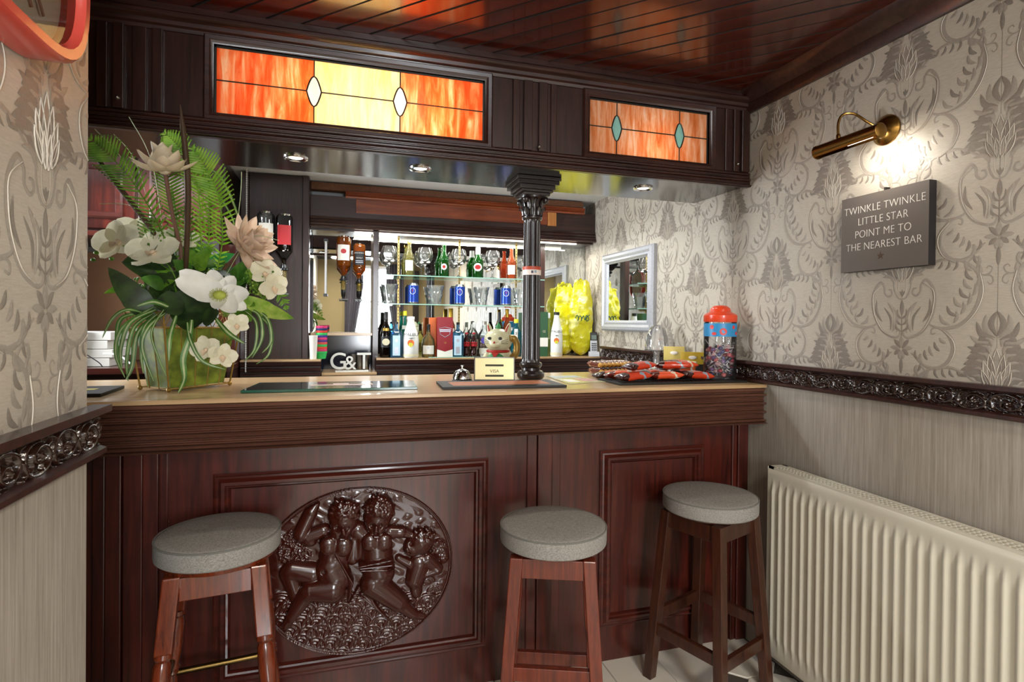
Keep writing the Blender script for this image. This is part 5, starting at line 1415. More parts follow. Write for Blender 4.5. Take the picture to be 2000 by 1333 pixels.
def bag(name, label, c, W, D, H, mat, seed, nu=40, nv=46, crimp=True):
    P = []
    for j in range(nv + 1):
        t = j / nv; row = []
        wz = (math.sin(PI * min(1, t * 4.5) / 2) ** .6) * (1 if t < .72 else 1 - .42 * ((t - .72) / .28) ** 1.3)
        dz = max(.06, (math.sin(PI * min(1, t * 6) / 2) ** .5) * (1 - max(0, (t - .55) / .45) ** 1.6 * .93))
        for i in range(nu):
            a = 2 * PI * i / nu; ca, sa = math.cos(a), math.sin(a)
            x = W / 2 * wz * (abs(ca) ** .7) * (1 if ca > 0 else -1); y = D / 2 * dz * (abs(sa) ** .8) * (1 if sa > 0 else -1); z = H * t
            q = Vector((x * 14 + seed, y * 14, z * 14)); nn = mnoise.noise(q) * .6 + mnoise.noise(q * 2.3) * .4
            k = min(1, t * 8)
            row.append((x + nn * .026 * k, y + nn * .028 * k, z + (abs(mnoise.noise(q * 1.7 + Vector((9, 3, 1)))) * .05 * (t > .9))))
        P.append(row)
    mb = MB().grid(P, True); n = nu
    mb.f.append(tuple(range(n - 1, -1, -1))); mb.mi.append(0)
    return mb
for nm, lab, pl_, pr_, top, Y, D, mat, sd in (
    ('crisp_bag', 'crumpled yellow multipack bag beside the white rum bottle', 1080, 1126, 562, 3.655, .09, 'film_yellow', 1), 
    ('crisp_bag', 'taller crumpled yellow multipack bag with green script, by the patterned wall', 1117, 1163, 550, 3.56, .09, 'film_yellow', 5),
    ('plastic_bag', 'grey plastic bag between the yellow bag and the wall', 1150, 1178, 560, 3.665, .05, 'film_grey', 9)):
    xc = at((pl_ + pr_) / 2, 650, Y=Y).x; W = (pr_ - pl_) / pxm(xc, Y); H = at(pl_, top, Y=Y).z - ZBC
    xc = min(xc, XR - W / 2 - .02)
    t = thing(nm, lab, 'bag', (xc, Y, ZBC + .001), -.06)
    bag(nm, lab, None, W, D, H, mat, sd).build('wrapper', mat, t, local=True, smooth=60)
    if sd != 9:
        if sd == 5:
            sq_ = [(-.060, .0), (-.052, .016), (-.040, .004), (-.045, -.012), (-.030, .014), (-.018, .0), (-.022, -.012), (-.005, .014), (.006, -.008), (.014, .014), (.026, .012), (.034, -.004), (.022, -.014), (.016, .002), (.040, .020)]
            MB().tube(crv([(a, -D * .5 - .016, .50 * H + b_ * 1.3) for a, b_ in sq_], 5), .0030, 6).build('script_print', 'label_green', t, local=True)
ph = thing('cordless_phone', 'silver and black cordless phone upright in its cradle', 'phone', (at(1163, 690, Y=3.475).x - .012, 3.475, ZBC + .0005), -.3)
plain('phone_grey', 'b4b6ba', .35); plain('phone_screen', '5a6a60', .3)
MB().prism([(-.030, 0), (.030, 0), (.026, .024), (.010, .032), (-.014, .030), (-.028, .018)], (-.034, 0, 0), (.034, 0, 0)).build('cradle', 'phone_grey', ph, local=True, smooth=20)
MB().obox((0, -.004, .022), (0, .016, .110), .046, .022, up=(0, 1, 0)).build('handset', 'phone_grey', ph, local=True, smooth=0, bevel=.004)
MB().obox((0, .013, .096), (0, .026, .160), .046, .022, up=(0, 1, 0)).build('handset_top', 'black_plastic', ph, local=True, smooth=0, bevel=.004)
MB().obox((0, -.001, .112), (0, .006, .142), .034, .004, up=(0, 1, 0)).build('screen', 'phone_screen', ph, local=True, smooth=0)
for r in range(4):
    for c in range(3):
        MB().obox((-.012 + .012 * c, -.014 + r * .003, .040 + r * .014), (-.012 + .012 * c, -.0125 + r * .003, .047 + r * .014), .008, .003, up=(0, 1, 0)).build('key', 'black_plastic', ph, local=True, smooth=0)

# ---------------------------------------------------------------- framed mirror on the right wall
my0, my1, mz0, mz1 = 2.755, 3.40, 1.292, 1.785
fm = thing('framed_mirror', 'small mirror in an ornate silver grey frame on the wall behind the bar', 'mirror', (XR, (my0 + my1) / 2, mz0))
plain('silver_frame', 'a9aaae', .4, .3, var=.25, vscale=120, bump=.5, bscale=220)
pr = [(0, 0), (0, .020), (.010, .030), (.026, .034), (.040, .026), (.052, .030), (.060, .018), (.066, .014)]
f = MB().frame(pr, my0, my1, mz0, mz1, 0)
f.v = [(XR + p[1], p[0], p[2]) for p in f.v]        # turn the frame onto the wall
f.f = [q[::-1] for q in f.f]
f.build('frame', 'silver_frame', fm, smooth=30, fix=False)
MB().box(XR - .014, XR - .002, my0 + .06, my1 - .06, mz0 + .06, mz1 - .06).build('mirror_glass', 'mirror', fm, smooth=0)
# ---------------------------------------------------------------- things on the bar top
ZT_ = ZC + .0006
def slab(name, label, cat, pts, h, mat, edge=None):
    cxm = sum(p[0] for p in pts) / len(pts); cym = sum(p[1] for p in pts) / len(pts); n = len(pts)
    t = thing(name, label, cat, (cxm, cym, ZT_))
    vs = [(p[0] - cxm, p[1] - cym, 0) for p in pts] + [(p[0] - cxm, p[1] - cym, h) for p in pts]
    MB().add(vs, [tuple(range(n - 1, -1, -1)), tuple(range(n, 2 * n))] + [(i, (i + 1) % n, n + (i + 1) % n, n + i) for i in range(n)]).build('mat_body', edge or mat, t, local=True, smooth=0, bevel=.001)
    ins = .006
    vs = []
    for p in pts:
        d = Vector((cxm - p[0], cym - p[1])); d.normalize(); vs.append((p[0] - cxm + d.x * ins * 1.4, p[1] - cym + d.y * ins * 1.4, h + .0004))
    MB().add(vs, [tuple(range(n))]).build('mat_top', mat, t, local=True, smooth=0)
    return t, cxm, cym
plain('rubber', '16130f', .55, var=.2, vscale=80); plain('mat_print_orange', 'a8623a', .6, var=.4, vscale=60); plain('mat_print_yellow', 'b8a850', .6)
plain('green_glass_edge', '1e5a48', .08, 0, .5); plain('green_glass_top', '1c2a26', .06, 0, .6); plain('mat_print_pink', 'd8bcb4', .5, var=.2, vscale=60)
t, x, y = slab('glass_board', 'dark glass worktop saver with green edges, beside the flower pot', 'board', [(-.325, 2.015), (.250, 2.005), (.262, 2.225), (-.30, 2.255)], .009, 'green_glass_top', 'green_glass_edge')
MB().box(-.085, .130, -.018, .006, .0096, .0100).build('print_band', 'mat_print_pink', t, local=True, smooth=0)
MB().box(-.01, .045, .012, .040, .0096, .0100).build('print_crest', 'mat_print_pink', t, local=True, smooth=0)
t, x, y = slab('bar_mat', 'black rubber bar mat with yellow print, before the patterned wall end', 'bar mat', [(-1.20, 2.03), (-.715, 2.01), (-.725, 2.235), (-1.20, 2.25)], .010, 'rubber')
MB().box(.10, .19, -.02, .02, .0106, .011).build('print', 'mat_print_yellow', t, local=True, smooth=0)
t, x, y = slab('bar_mat', 'dark bar mat with worn orange print, in front of the column', 'bar mat', [(.335, 1.975), (.800, 1.955), (.800, 2.165), (.345, 2.185)], .009, 'rubber')
MB().box(-.19, .185, -.065, .06, .0096, .0100).build('print', 'mat_print_orange', t, local=True, smooth=0)
t, x, y = slab('bar_mat', 'long black ribbed bar mat under the snacks and the lolly jar', 'bar mat', [(1.03, 1.975), (1.615, 1.965), (1.615, 2.165), (1.03, 2.175)], .008, 'rubber')
rb = MB()
for i in range(28): rb.box(-.28 + i * .02, -.272 + i * .02, -.09, .09, .008, .0100)
o = rb.build('ribs', 'rubber', t, local=True, smooth=0); o['kind'] = 'stuff'
plain('menu_paper', 'd6d2a8', .25, 0, .5, var=.12, vscale=25); plain('menu_pink', 'c29090', .4, var=.2, vscale=40); plain('menu_blue', 'a8b4bc', .4, var=.2, vscale=50)
t, x, y = slab('menu_card', 'laminated menu sheet lying flat beside the column', 'menu', [(.850, 2.05), (1.035, 2.10), (1.02, 2.40), (.872, 2.38)], .0015, 'menu_paper')
for (a, b_, c, d, mm) in ((.0, .07, -.10, .02, 'menu_pink'), (-.07, -.01, .04, .12, 'menu_blue'), (-.01, .06, .05, .13, 'menu_blue'), (-.07, -.02, -.12, -.02, 'ink_white')):
    MB().box(a, b_, c, d, .0020, .0023).build('printed_block', mm, t, local=True, smooth=0)

# reception bell
bp_ = at(906, 747, Z=ZC)
be = thing('reception_bell', 'chrome reception bell on the bar beside the gold plaque', 'bell', (bp_.x, bp_.y + .035, ZT_))
MB().lathe([(.001, 0), (.040, 0), (.041, .006), (.036, .010), (.001, .010)], 32).build('base', 'black_plastic', be, local=True)
MB().lathe([(.039, .011), (.0385, .015), (.034, .030), (.025, .043), (.012, .050), (.004, .051)], 36, caps=False).build('dome', 'chrome', be, local=True)
MB().lathe([(.003, .050), (.003, .058), (.006, .060), (.006, .064), (.001, .066)], 14).build('button', 'chrome', be, local=True)
# gold plaque
gp = at(968, 746, Z=ZC)
pq = thing('card_plaque', 'small gold plaque in a dark frame standing before the lucky cat', 'plaque', (gp.x, gp.y + .02, ZT_), -.22)
plain('gold_card', 'c4b98a', .35, .35); plain('plaque_ink', '35351f', .6)
MB().obox((0, 0, .002), (0, .016, .098), .168, .006, up=(0, 1, 0)).build('frame', 'black_wood', pq, local=True, smooth=0, bevel=.001)
pl_ = MB().obox((0, -.0042, .007), (0, .0104, .093), .158, .001, up=(0, 1, 0)).build('gold_face', 'gold_card', pq, local=True, smooth=0)
rx = math.atan2(.086, .0146)
for s, v, sz in (('VISA', .040, .019),): text_obj(s, 'lettering', sz, 'plaque_ink', pq, (0, -.0064 + .170 * (v - .002) , v), (rx, 0, 0), extrude=.0002)
for v in (.060, .018): MB().obox((0, -.0062 + .17 * (v - .002) , v), (0, -.0062 + .17 * (v + .008 - .002), v + .008), .075, .0006, up=(0, 1, 0)).build('bar', 'plaque_ink', pq, local=True, smooth=0)
MB().obox((0, .012, .05), (0, .05, .002), .03, .003, up=(0, 1, 0)).build('easel_strut', 'black_wood', pq, local=True, smooth=0)

# lucky cat
ca = at(981, 742, Z=ZC)
cat = thing('lucky_cat', 'cream and gold waving lucky cat figurine with red ears and collar', 'figurine', (ca.x + .010, ca.y + .095, ZT_), -.55)
plain('cat_cream', 'b9b592', .35, 0, .3, var=.15, vscale=30); plain('cat_red', '96241a', .4); plain('cat_green', '2f7a44', .45); plain('cat_black', '1c1a14', .4); plain('cat_gold', 'a08040', .35, .5)
cb = MB()
cb.ball((0, 0, .075), .062, 20, 14, (1, .85, 1.2)); cb.ball((0, -.012, .163), .056, 22, 16, (1.12, 1, .92)); cb.ball((0, 0, .03), .064, 20, 12, (1, .9, .5)); cb.ball((-.03, -.035, .022), .026, 14, 10); cb.ball((.03, -.035, .022), .026, 14, 10)
cb.ball((0, -.055, .148), .022, 14, 10, (1.3, .8, .8)); cb.ball((-.045, -.03, .075), .022, 12, 10, (1, 1, 1.6))
o = cb.build('body', 'cat_cream', cat, local=True, smooth=60); md = o.modifiers.new('remesh', 'REMESH'); md.mode = 'VOXEL'; md.voxel_size = .0035; md.use_smooth_shade = True
sm_ = o.modifiers.new('smooth', 'SMOOTH'); sm_.iterations = 4
for s in (-1, 1):
    MB().lathe([(.024, 0), (.021, .018), (.011, .036), (.001, .042)], 16, (s * .040, -.004, .198), p1=(s * .062, -.006, .30), sy=.5).build('ear', 'cat_cream', cat, local=True)
    MB().lathe([(.017, 0), (.015, .014), (.007, .028), (.001, .032)], 16, (s * .041, -.013, .200), p1=(s * .060, -.018, .29), sy=.4).build('inner_ear', 'cat_red', cat, local=True)
    MB().ball((s * .024, -.065, .172), .0075, 10, 8, (1.2, .5, .9)).build('eye', 'cat_black', cat, local=True)
    for k in range(3): MB().tube([(s * .030, -.064, .150 + k * .005), (s * .054, -.046, .150 + k * .009)], .0008, 5).build('whisker', 'cat_black', cat, local=True)
MB().ball((0, -.074, .155), .005, 8, 6).build('nose', 'cat_red', cat, local=True)
MB().tube([(.046 * math.cos(2 * PI * i / 24), -.012 + .044 * math.sin(2 * PI * i / 24), .116) for i in range(24)], .0065, 8, closed=True).build('collar', 'cat_red', cat, local=True)
MB().add([(-.020, -.058, .115), (.020, -.058, .115), (0, -.066, .086), (-.020, -.052, .115), (.020, -.052, .115), (0, -.06, .086)], [(0, 2, 1), (3, 4, 5), (0, 1, 4, 3), (1, 2, 5, 4), (2, 0, 3, 5)]).build('bandana', 'cat_red', cat, local=True, smooth=0)
MB().ball((0, -.050, .088), .034, 14, 8, (1.1, .35, .6)).build('bib', 'cat_green', cat, local=True)
MB().lathe([(.010, 0), (.013, .010), (.001, .030)], 8, (0, -.012, .212)).build('leaf_crest', 'cat_green', cat, local=True)
MB().tube(crv([(.060, -.01, .085), (.082, -.016, .110), (.084, -.020, .150), (.074, -.030, .172), (.062, -.040, .174)], 6), [.015] * 20 + [.014] * 5, 12).build('raised_paw', 'cat_gold', cat, local=True)

# ---------------------------------------------------------------- snacks at the wall end
def pillow(L, W, H, seed, n=18, m=12):
    P = []
    for i in range(n + 1):
        u = -1 + 2 * i / n; k = max(.0, 1 - abs(u) ** 5); hh = max(.05, k ** .6) if abs(u) < .9 else .05
        ww = 1 - .10 * (1 - abs(u)) if abs(u) < .86 else 1.0
        row = []
        for j in range(m):
            a = 2 * PI * j / m; q = Vector((u * 3 + seed, math.cos(a) * 2, math.sin(a) * 2)); nn = mnoise.noise(q) * .18
            row.append((u * L / 2, W / 2 * ww * math.cos(a) * (abs(math.cos(a)) ** -.3 if abs(math.cos(a)) > .05 else 1) * (1 + nn * .3), H / 2 * hh * math.sin(a) * (1 + nn) + .0))
        P.append(row)
    mb = MB().grid(P, True); mb.f += [tuple(range(m - 1, -1, -1)), tuple(n * m + j for j in range(m))]; mb.mi += [0, 0]
    return mb
def packmat(name, c1, c2, c3, axis=0, sc_=30):
    m, nt, out = newmat(name); b = bsdf(nt, out, c1, .25, 0, .4)
    tc = nd(nt, 'ShaderNodeTexCoord'); sp = nd(nt, 'ShaderNodeSeparateXYZ'); nt.links.new(tc.outputs['Object'], sp.inputs[0])
    n = nd(nt, 'ShaderNodeTexNoise', i_Scale=float(sc_), i_Detail=2.0); nt.links.new(tc.outputs['Object'], n.inputs['Vector'])
    a = nd(nt, 'ShaderNodeMath', operation='MULTIPLY_ADD'); a.inputs[1].default_value = .09; nt.links.new(n.outputs[0], a.inputs[0]); nt.links.new(sp.outputs[axis], a.inputs[2])
    mr = nd(nt, 'ShaderNodeMapRange'); mr.inputs[1].default_value = -.03; mr.inputs[2].default_value = .11; nt.links.new(a.outputs[0], mr.inputs[0])
    rp = nd(nt, 'ShaderNodeValToRGB'); e = rp.color_ramp; e.elements[0].position = 0; e.elements[0].color = s2l(c2); e.elements[1].position = .22; e.elements[1].color = s2l(c1)
    k = e.elements.new(.66); k.color = s2l(c1); k = e.elements.new(.74); k.color = s2l(c3); k = e.elements.new(.86); k.color = s2l(c1)
    e.interpolation = 'CONSTANT'
    nt.links.new(mr.outputs[0], rp.inputs[0]); nt.links.new(rp.outputs[0], b.inputs['Base Color'])
packmat('pouch_red', 'c23a1c', '33100c', '8a98a4'); packmat('pouch_orange', 'd8502a', '5a1a10', 'd8c8b0'); packmat('choc_wrap', '5a2a1c', 'c09040', 'a07a5a', 0, 60); packmat('silver_wrap', 'b8b4b0', '6a4a44', 'e8e4e0', 0, 60)
zm = ZC + .0115
pm = [pillow(.144, .066, .032, s) for s in (1, 4, 8)]
pms = [p.mesh('snack_pouch', 'pouch_red' if i != 1 else 'pouch_orange', 50) for i, p in enumerate(pm)]
spots = [(1.115, 2.025, 0, .08, 0), (1.262, 2.030, 0, -.06, 1), (1.408, 2.025, 0, .05, 2), (1.108, 2.110, 0, -.10, 1), (1.258, 2.112, 0, .06, 2), (1.405, 2.108, 0, -.05, 0), (1.165, 2.068, .034, .22, 2), (1.318, 2.070, .034, -.2, 0), (1.415, 2.145, .034, .1, 1), (1.105, 2.222, 0, .1, 0), (1.250, 2.225, 0, -.08, 1), (1.385, 2.198, .010, .06, 2)]
nm_ = ['front row, nearest the menu sheet', 'front row, in the middle', 'front row, next to the lolly jar', 'second row, nearest the menu sheet', 'second row, in the middle', 'second row, next to the lolly jar', 'lying on top, nearest the menu sheet', 'lying on top, in the middle', 'lying on top, next to the jar', 'rear row, nearest the menu sheet', 'rear row, below the silver bars', 'rear row, next to the orange tub']
for i, (x, y, dz, r, k) in enumerate(spots):
    zb0 = ZC + .0006 if y > 2.18 else zm
    o = bpy.data.objects.new('snack_pouch', pms[k]); C.objects.link(o); o.location = (x, y, zb0 + .0195 + dz * 1.12); o.rotation_euler = (0.08 * (-1) ** i, .07 * (i % 3 - 1), r * 1.5)
    tag(o, 'red snack pouch on the bar mat, ' + nm_[i], 'snack', 'red snack pouches')
cw = MB().box(-.009, .009, -.062, .062, 0, .030)
cwm = pillow(.13, .020, .030, 3, 14, 10).mesh('chocolate_bar', 'choc_wrap', 50); csm = pillow(.13, .022, .026, 6, 14, 10).mesh('chocolate_bar', 'silver_wrap', 50)
k = 0
for row in range(2):
    for i in range(8):
        o = bpy.data.objects.new('chocolate_bar', cwm); C.objects.link(o)
        o.location = (1.135 + i * .0245, 2.415 + .006 * i + row * .012, ZC + .017 + row * .031); o.rotation_euler = (0, 0, PI / 2 + .10)
        tag(o, 'brown and gold chocolate bar in the %s row, %s from the menu sheet' % (('lower', 'upper')[row], ('first', 'second', 'third', 'fourth', 'fifth', 'sixth', 'seventh', 'eighth')[i]), 'chocolate bar', 'chocolate bars stacked behind the pouches')
for i in range(6):
    o = bpy.data.objects.new('chocolate_bar', csm); C.objects.link(o)
    o.location = (1.355 + i * .027, 2.46, ZC + .0145); o.rotation_euler = (0, 0, PI / 2 - .15)
    tag(o, 'silver wrapped bar lying flat, %s from the brown chocolate bars' % ('first', 'second', 'third', 'fourth', 'fifth', 'sixth')[i], 'chocolate bar', 'silver bars before the glass dome')
# glass dome on a pedestal
cs_ = at(1275, 716, Z=ZC)
gx_, gy_ = 1.53, 2.535
cd_ = thing('cake_stand', 'cut crystal dome on a tall glass pedestal near the wall', 'cake stand', (gx_, gy_, ZT_))
S_ = 1.0
P = []; n = 48
hh = at(1275, 634, Y=gy_).z - ZT_
MB().lathe([(.001, 0), (.040, 0), (.042, .004), (.030, .010), (.022, .02), (.017, .05), (.018, .09), (.026, .10), (.045, .104), (.062, .106), (.063, .110), (.001, .110)], 24).build('pedestal', 'crystal', cd_, local=True, smooth=25)
for (z, r, dd, ph) in ((.111, .058, .001, 0), (.125, .060, .003, 0), (.145, .059, .004, .5), (.165, .056, .004, 0), (.185, .051, .004, .5), (.205, .042, .003, 0), (.220, .030, .002, .5), (.228, .016, 0, 0), (.230, .002, 0, 0)):
    z = .111 + (z - .111) * (hh - .111) / .119
    P.append([((r - dd * abs(math.sin(8 * (2 * PI * k / n) + ph * PI))) * math.cos(2 * PI * k / n), (r - dd * abs(math.sin(8 * (2 * PI * k / n) + ph * PI))) * math.sin(2 * PI * k / n), z) for k in range(n)])
MB().grid(P, True).build('dome', 'crystal', cd_, local=True, smooth=12)
# snack boxes and tub
plain('box_black', '17130f', .35, 0, .3); plain('box_yellow', 'c9a92e', .4, var=.1); plain('box_pale', 'd2bf6a', .4)
for i, (x, y, w_, h_, lab) in enumerate(((1.565, 2.435, .10, .098, 'black and yellow snack box with a tall yellow header, beside the glass dome'), (1.590, 2.315, .11, .082, 'black and mustard snack box behind the orange tub'))):
    t = thing('snack_box', lab, 'box', (x, y, ZT_), -.55)
    MB().box(-w_ / 2, w_ / 2, -.02, .02, 0, h_ * .62).build('tray', 'box_black', t, local=True, smooth=0, bevel=.001)
    MB().box(-w_ / 2, w_ / 2, .008, .02, h_ * .62, h_ * 1.32).build('header', 'box_yellow' if i else 'box_pale', t, local=True, smooth=0, bevel=.001)
    MB().ball((.0, .006, h_ * 1.0), .016, 14, 8, (1.2, .15, .55)).build('emblem', 'ink_white', t, local=True)
    MB().box(-.012, .012, -.0212, -.02, .004, h_ * .58).build('bottle_print', 'label_orange', t, local=True, smooth=0)
tu = thing('snack_tub', 'small orange plastic tub with a pale lid, beside the lolly jar', 'tub', (1.490, 2.225, ZT_))
plain('tub_orange', 'd86a2a', .35, var=.25, vscale=30)
MB().lathe([(.001, 0), (.037, 0), (.040, .004), (.047, .058)], 28).build('tub_body', 'tub_orange', tu, local=True)
MB().lathe([(.047, .058), (.051, .058), (.051, .068), (.048, .071), (.001, .070)], 28).build('lid', 'label_cream', tu, local=True)
MB().box(-.004, .004, -.0475, -.044, .006, .055).build('seal', 'label_white', tu, local=True, smooth=0)
# lollipop jar
jr = at(1409, 742, Z=ZC)
JX, JY, JR = 1.560, 2.075, .0675
jt = at(1409, 600, Y=JY).z - zm
ja = thing('lolly_jar', 'clear plastic jar of lollipops with a red lid and blue band', 'jar', (JX, JY, zm))
glass('jar_plastic', 'f4f6f8', 1.2, .03, 'ffffff'); plain('lid_red', 'd8411c', .3, 0, .4); plain('jar_band', '2a86bc', .4, var=.1); plain('jar_dot', 'd03a34', .45)
HB = jt * .80
MB().lathe([(.001, 0), (JR * .95, 0), (JR, .006), (JR, HB - .01), (JR * .98, HB)], 40, caps=False).build('jar_wall', 'jar_plastic', ja, local=True)
MB().lathe([(JR * 1.0, HB - .004), (JR * 1.03, HB), (JR * 1.03, HB + .024), (JR * .95, HB + .030), (JR * .66, HB + .040), (JR * .62, HB + .052), (JR * .58, HB + .056), (JR * .40, HB + .066), (.001, HB + .069)], 36).build('lid', 'lid_red', ja, local=True)
MB().lathe([(JR + .0006, HB - .066), (JR + .0006, HB - .010)], 40, caps=False).build('label_band', 'jar_band', ja, local=True)
for a, z, r in ((-PI / 2 - .45, HB - .045, .015), (-PI / 2 - 1.15, HB - .026, .009), (-PI / 2 + .25, HB - .026, .008), (-PI / 2 - 1.0, HB - .054, .007), (-PI / 2 + .55, HB - .052, .007)):
    n = 16; sx_ = 1.4 if r < .0075 else 1
    MB().add([((JR + .0014) * math.cos(a + sx_ * r / JR * math.cos(2 * PI * i / n)), (JR + .0014) * math.sin(a + sx_ * r / JR * math.cos(2 * PI * i / n)), z + r * math.sin(2 * PI * i / n)) for i in range(n)], [tuple(range(n))]).build('printed_spot', 'jar_dot', ja, local=True, smooth=0, fix=False)
plain('stick_white', 'e6e0dc', .5)
lcol = ['b03a4a', 'c86a6a', '4a4a78', '7a5a8a', 'c8a0a0', '3a3a4a']
lms = []
for i, c in enumerate(lcol):
    plain('lolly_%d' % i, c, .3, 0, .3, var=.3, vscale=120)
    mb = MB(); mb.m = 0; mb.ball((0, 0, 0), .0105, 10, 8, (1, .8, 1)); mb.m = 1; mb.tube([(0, 0, -.009), (0, 0, -.062)], .0017, 6)
    lms.append(mb.mesh('lollipop', ['lolly_%d' % i, 'stick_white'], 50))
rj = random.Random(11); pos = []
tries = 0
while len(pos) < 64 and tries < 20000:
    tries += 1
    a = rj.uniform(0, 2 * PI); rr = (JR - .016) * math.sqrt(rj.uniform(0.2, 1)); z = rj.uniform(.014, .135)
    p = Vector((JX + rr * math.cos(a), JY + rr * math.sin(a), zm + z))
    if all((p - q).length > .0185 for q in pos): pos.append(p)
for i, p in enumerate(pos):
    o = bpy.data.objects.new('lollipop', lms[i % 6]); C.objects.link(o); o.location = p
    # stick points to a spot inside the jar
    for _ in range(200):
        d = Vector((rj.gauss(0, 1), rj.gauss(0, 1), rj.gauss(0, .8))).normalized(); e_ = p + d * .064
        if (e_ - Vector((JX, JY, e_.z))).length < JR - .004 and e_.z > zm + .006: break
    else: d = Vector((JX, JY, p.z + .05)) - p; d.normalize()
    o.rotation_euler = (-d).to_track_quat('Z', 'Y').to_euler()
    tag(o, '%s lollipop on a white stick inside the clear jar' % ('red', 'pink', 'dark blue', 'mauve', 'pale pink', 'black')[i % 6], 'lollipop', '%s lollipops in the jar' % ('red', 'pink', 'dark blue', 'mauve', 'pale pink', 'black')[i % 6])
# ---------------------------------------------------------------- flower arrangement
FC = Vector((-.515, 2.215, ZT_))
fa = thing('flower_arrangement', 'artificial lotus, orchid and magnolia arrangement in a green wire-caged pot', 'flower arrangement', tuple(FC))
leaf('pot_green', '4c5a14', '7c8a2a', .4, 0); plain('wire_gold', '8a6a26', .4, .5, var=.3, vscale=60); plain('moss', '3a4a18', .9, var=.4, vscale=60, bump=.6)
leaf('petal_cream', 'd8c4a2', 'e6d6ba', .6, .2); leaf('petal_blush', 'd6bda0', 'e2c8b4', .6, .2); leaf('petal_white', 'e6e4d8', 'f0eee6', .45, .2); leaf('petal_orchid', 'dcd6b8', 'e8e2ca', .55, .25)
leaf('fern_green', '3f6418', '6d9426', .55, .3); leaf('fern_light', '6a9a20', '93ba38', .5, .35); leaf('leaf_dark', '1c2c14', '33481e', .4, .15); leaf('leaf_mid', '47741c', '78a030', .45, .3); leaf('leaf_bright', '2c7a3a', '3c9a4c', .45, .3)
leaf('grass_green', '2e5a1c', '557f2e', .45, .25); leaf('grass_pale', 'a9b884', 'c2cc9c', .5, .25); leaf('leaf_variegated', '6f9a2a', 'b4c860', .45, .3)
plain('stem_brown', '6b4a38', .6, var=.2, vscale=60); plain('rush_brown', '3f2a12', .7, var=.4, vscale=14); plain('flower_centre', 'a8b04a', .7, var=.3, vscale=120); plain('orchid_centre', 'd8bfa0', .6)
a_ = Vector((.643, .766, 0)); b__ = Vector((-.766, .643, 0))
F0 = Vector((-.553, 2.074, 0)); LA, LB_ = .25, .15
def ring(z, s, e=0):
    c = F0 + a_ * LA / 2 + b__ * LB_ / 2; k = []
    for u, v in ((-1, -1), (1, -1), (1, 1), (-1, 1)):
        k.append(c + a_ * u * (LA / 2 * s + e) + b__ * v * (LB_ / 2 * s + e) + Vector((0, 0, z)))
    return k
z0p = ZT_ + .012; zrim = ZC + .212
P = [ring(z0p, .86, -.006), ring(z0p + (zrim - z0p) * .5, .98, -.006), ring(zrim, 1.10, -.006)]
mb = MB().grid(P, True); mb.f.append((3, 2, 1, 0)); mb.mi.append(0)
mb.build('pot', 'pot_green', fa, smooth=0)
q = ring(zrim - .012, 1.08, -.012); MB().add(q, [(0, 1, 2, 3)]).build('moss_bed', 'moss', fa, smooth=0)
wires = []
bot = ring(ZT_ + .010, .90, .004); mid = ring(zrim, 1.12, .004); top = ring(zrim + .052, 1.18, .006)
for r_ in (bot, mid): wires.append(crv([Vector(p) for p in r_], 1, True))
wf = MB()
for r_ in (bot, mid): wf.tube([Vector(p) for p in r_], .0026, 6, closed=True)
for i in range(4): wf.tube([bot[i], mid[i], top[i]], .0032, 6)
for i, nn in ((0, 5), (1, 3), (2, 5), (3, 3)):
    A0, A1 = bot[i], bot[(i + 1) % 4]; B0, B1 = mid[i], mid[(i + 1) % 4]; T0, T1 = top[i], top[(i + 1) % 4]
    for k in range(1, nn):
        t = k / nn; wf.tube([A0.lerp(A1, t), B0.lerp(B1, t)], .0018, 5)
    for k in range(nn):
        t0, t1 = k / nn, (k + 1) / nn
        p, q_ = B0.lerp(B1, t0), B0.lerp(B1, t1); m_ = T0.lerp(T1, (t0 + t1) / 2)
        wf.tube(crv([p, p.lerp(m_, .7), m_, q_.lerp(m_, .7), q_], 4), .0015, 5)
    wf.tube([T0, T1], .0018, 5)
wf.build('wire_cage', 'wire_gold', fa)
for p in bot: MB().ball((p.x, p.y, ZT_ + .008), .008, 10, 8).build('foot', 'wire_gold', fa)

def petal(base, tip, width, cup, up, mat, parent, name='petal', n=9, m=6, shape=.55, curl=0.0, ex=.8):
    """one petal or leaf from base to tip; up = normal side, cup = curvature, curl bends the tip"""
    base = Vector(base); tip = Vector(tip); d = tip - base; L = d.length; d = d / L; up = Vector(up); up = (up - d * up.dot(d)).normalized(); s = d.cross(up)
    P = []
    for i in range(n + 1):
        t = i / n; wv = width / 2 * (math.sin(PI * t ** shape) ** ex + (.10 if t < .5 else .0)) * (1 if t < .98 else .3)
        row = []
        for j in range(m + 1):
            v = -1 + 2 * j / m
            row.append(base + d * (L * t) + s * (wv * v) + up * (cup * (v * v) * wv * 1.2 + curl * L * math.sin(PI * t) + cup * L * .25 * t * t))
        P.append(row)
    o = MB().grid(P).build(name, mat, parent, smooth=80, fix=False)
    return o
def sub(name, loc):
    o = bpy.data.objects.new(name, None); C.objects.link(o); o.parent = fa; o.location = Vector(loc) - wloc(fa); o.empty_display_size = .02
    return o
def fpt(px, py, Y): return at(px, py, Y=Y)
PX = lambda px, Y=2.2: px / pxm(-.5, Y)      # pixel length to metres at the flowers
def stem(p0, p1, r, mat, name='stem', bend=(0, 0, 0), r1=None):
    p0 = Vector(p0); p1 = Vector(p1); m_ = (p0 + p1) / 2 + Vector(bend); k = 10
    pts = crv([p0, m_, p1], 6); rs = [r + ((r1 if r1 is not None else r) - r) * i / (len(pts) - 1) for i in range(len(pts))]
    return MB().tube(pts, rs, 8).build(name, mat, fa)
root = Vector((-.53, 2.22, zrim - .01))
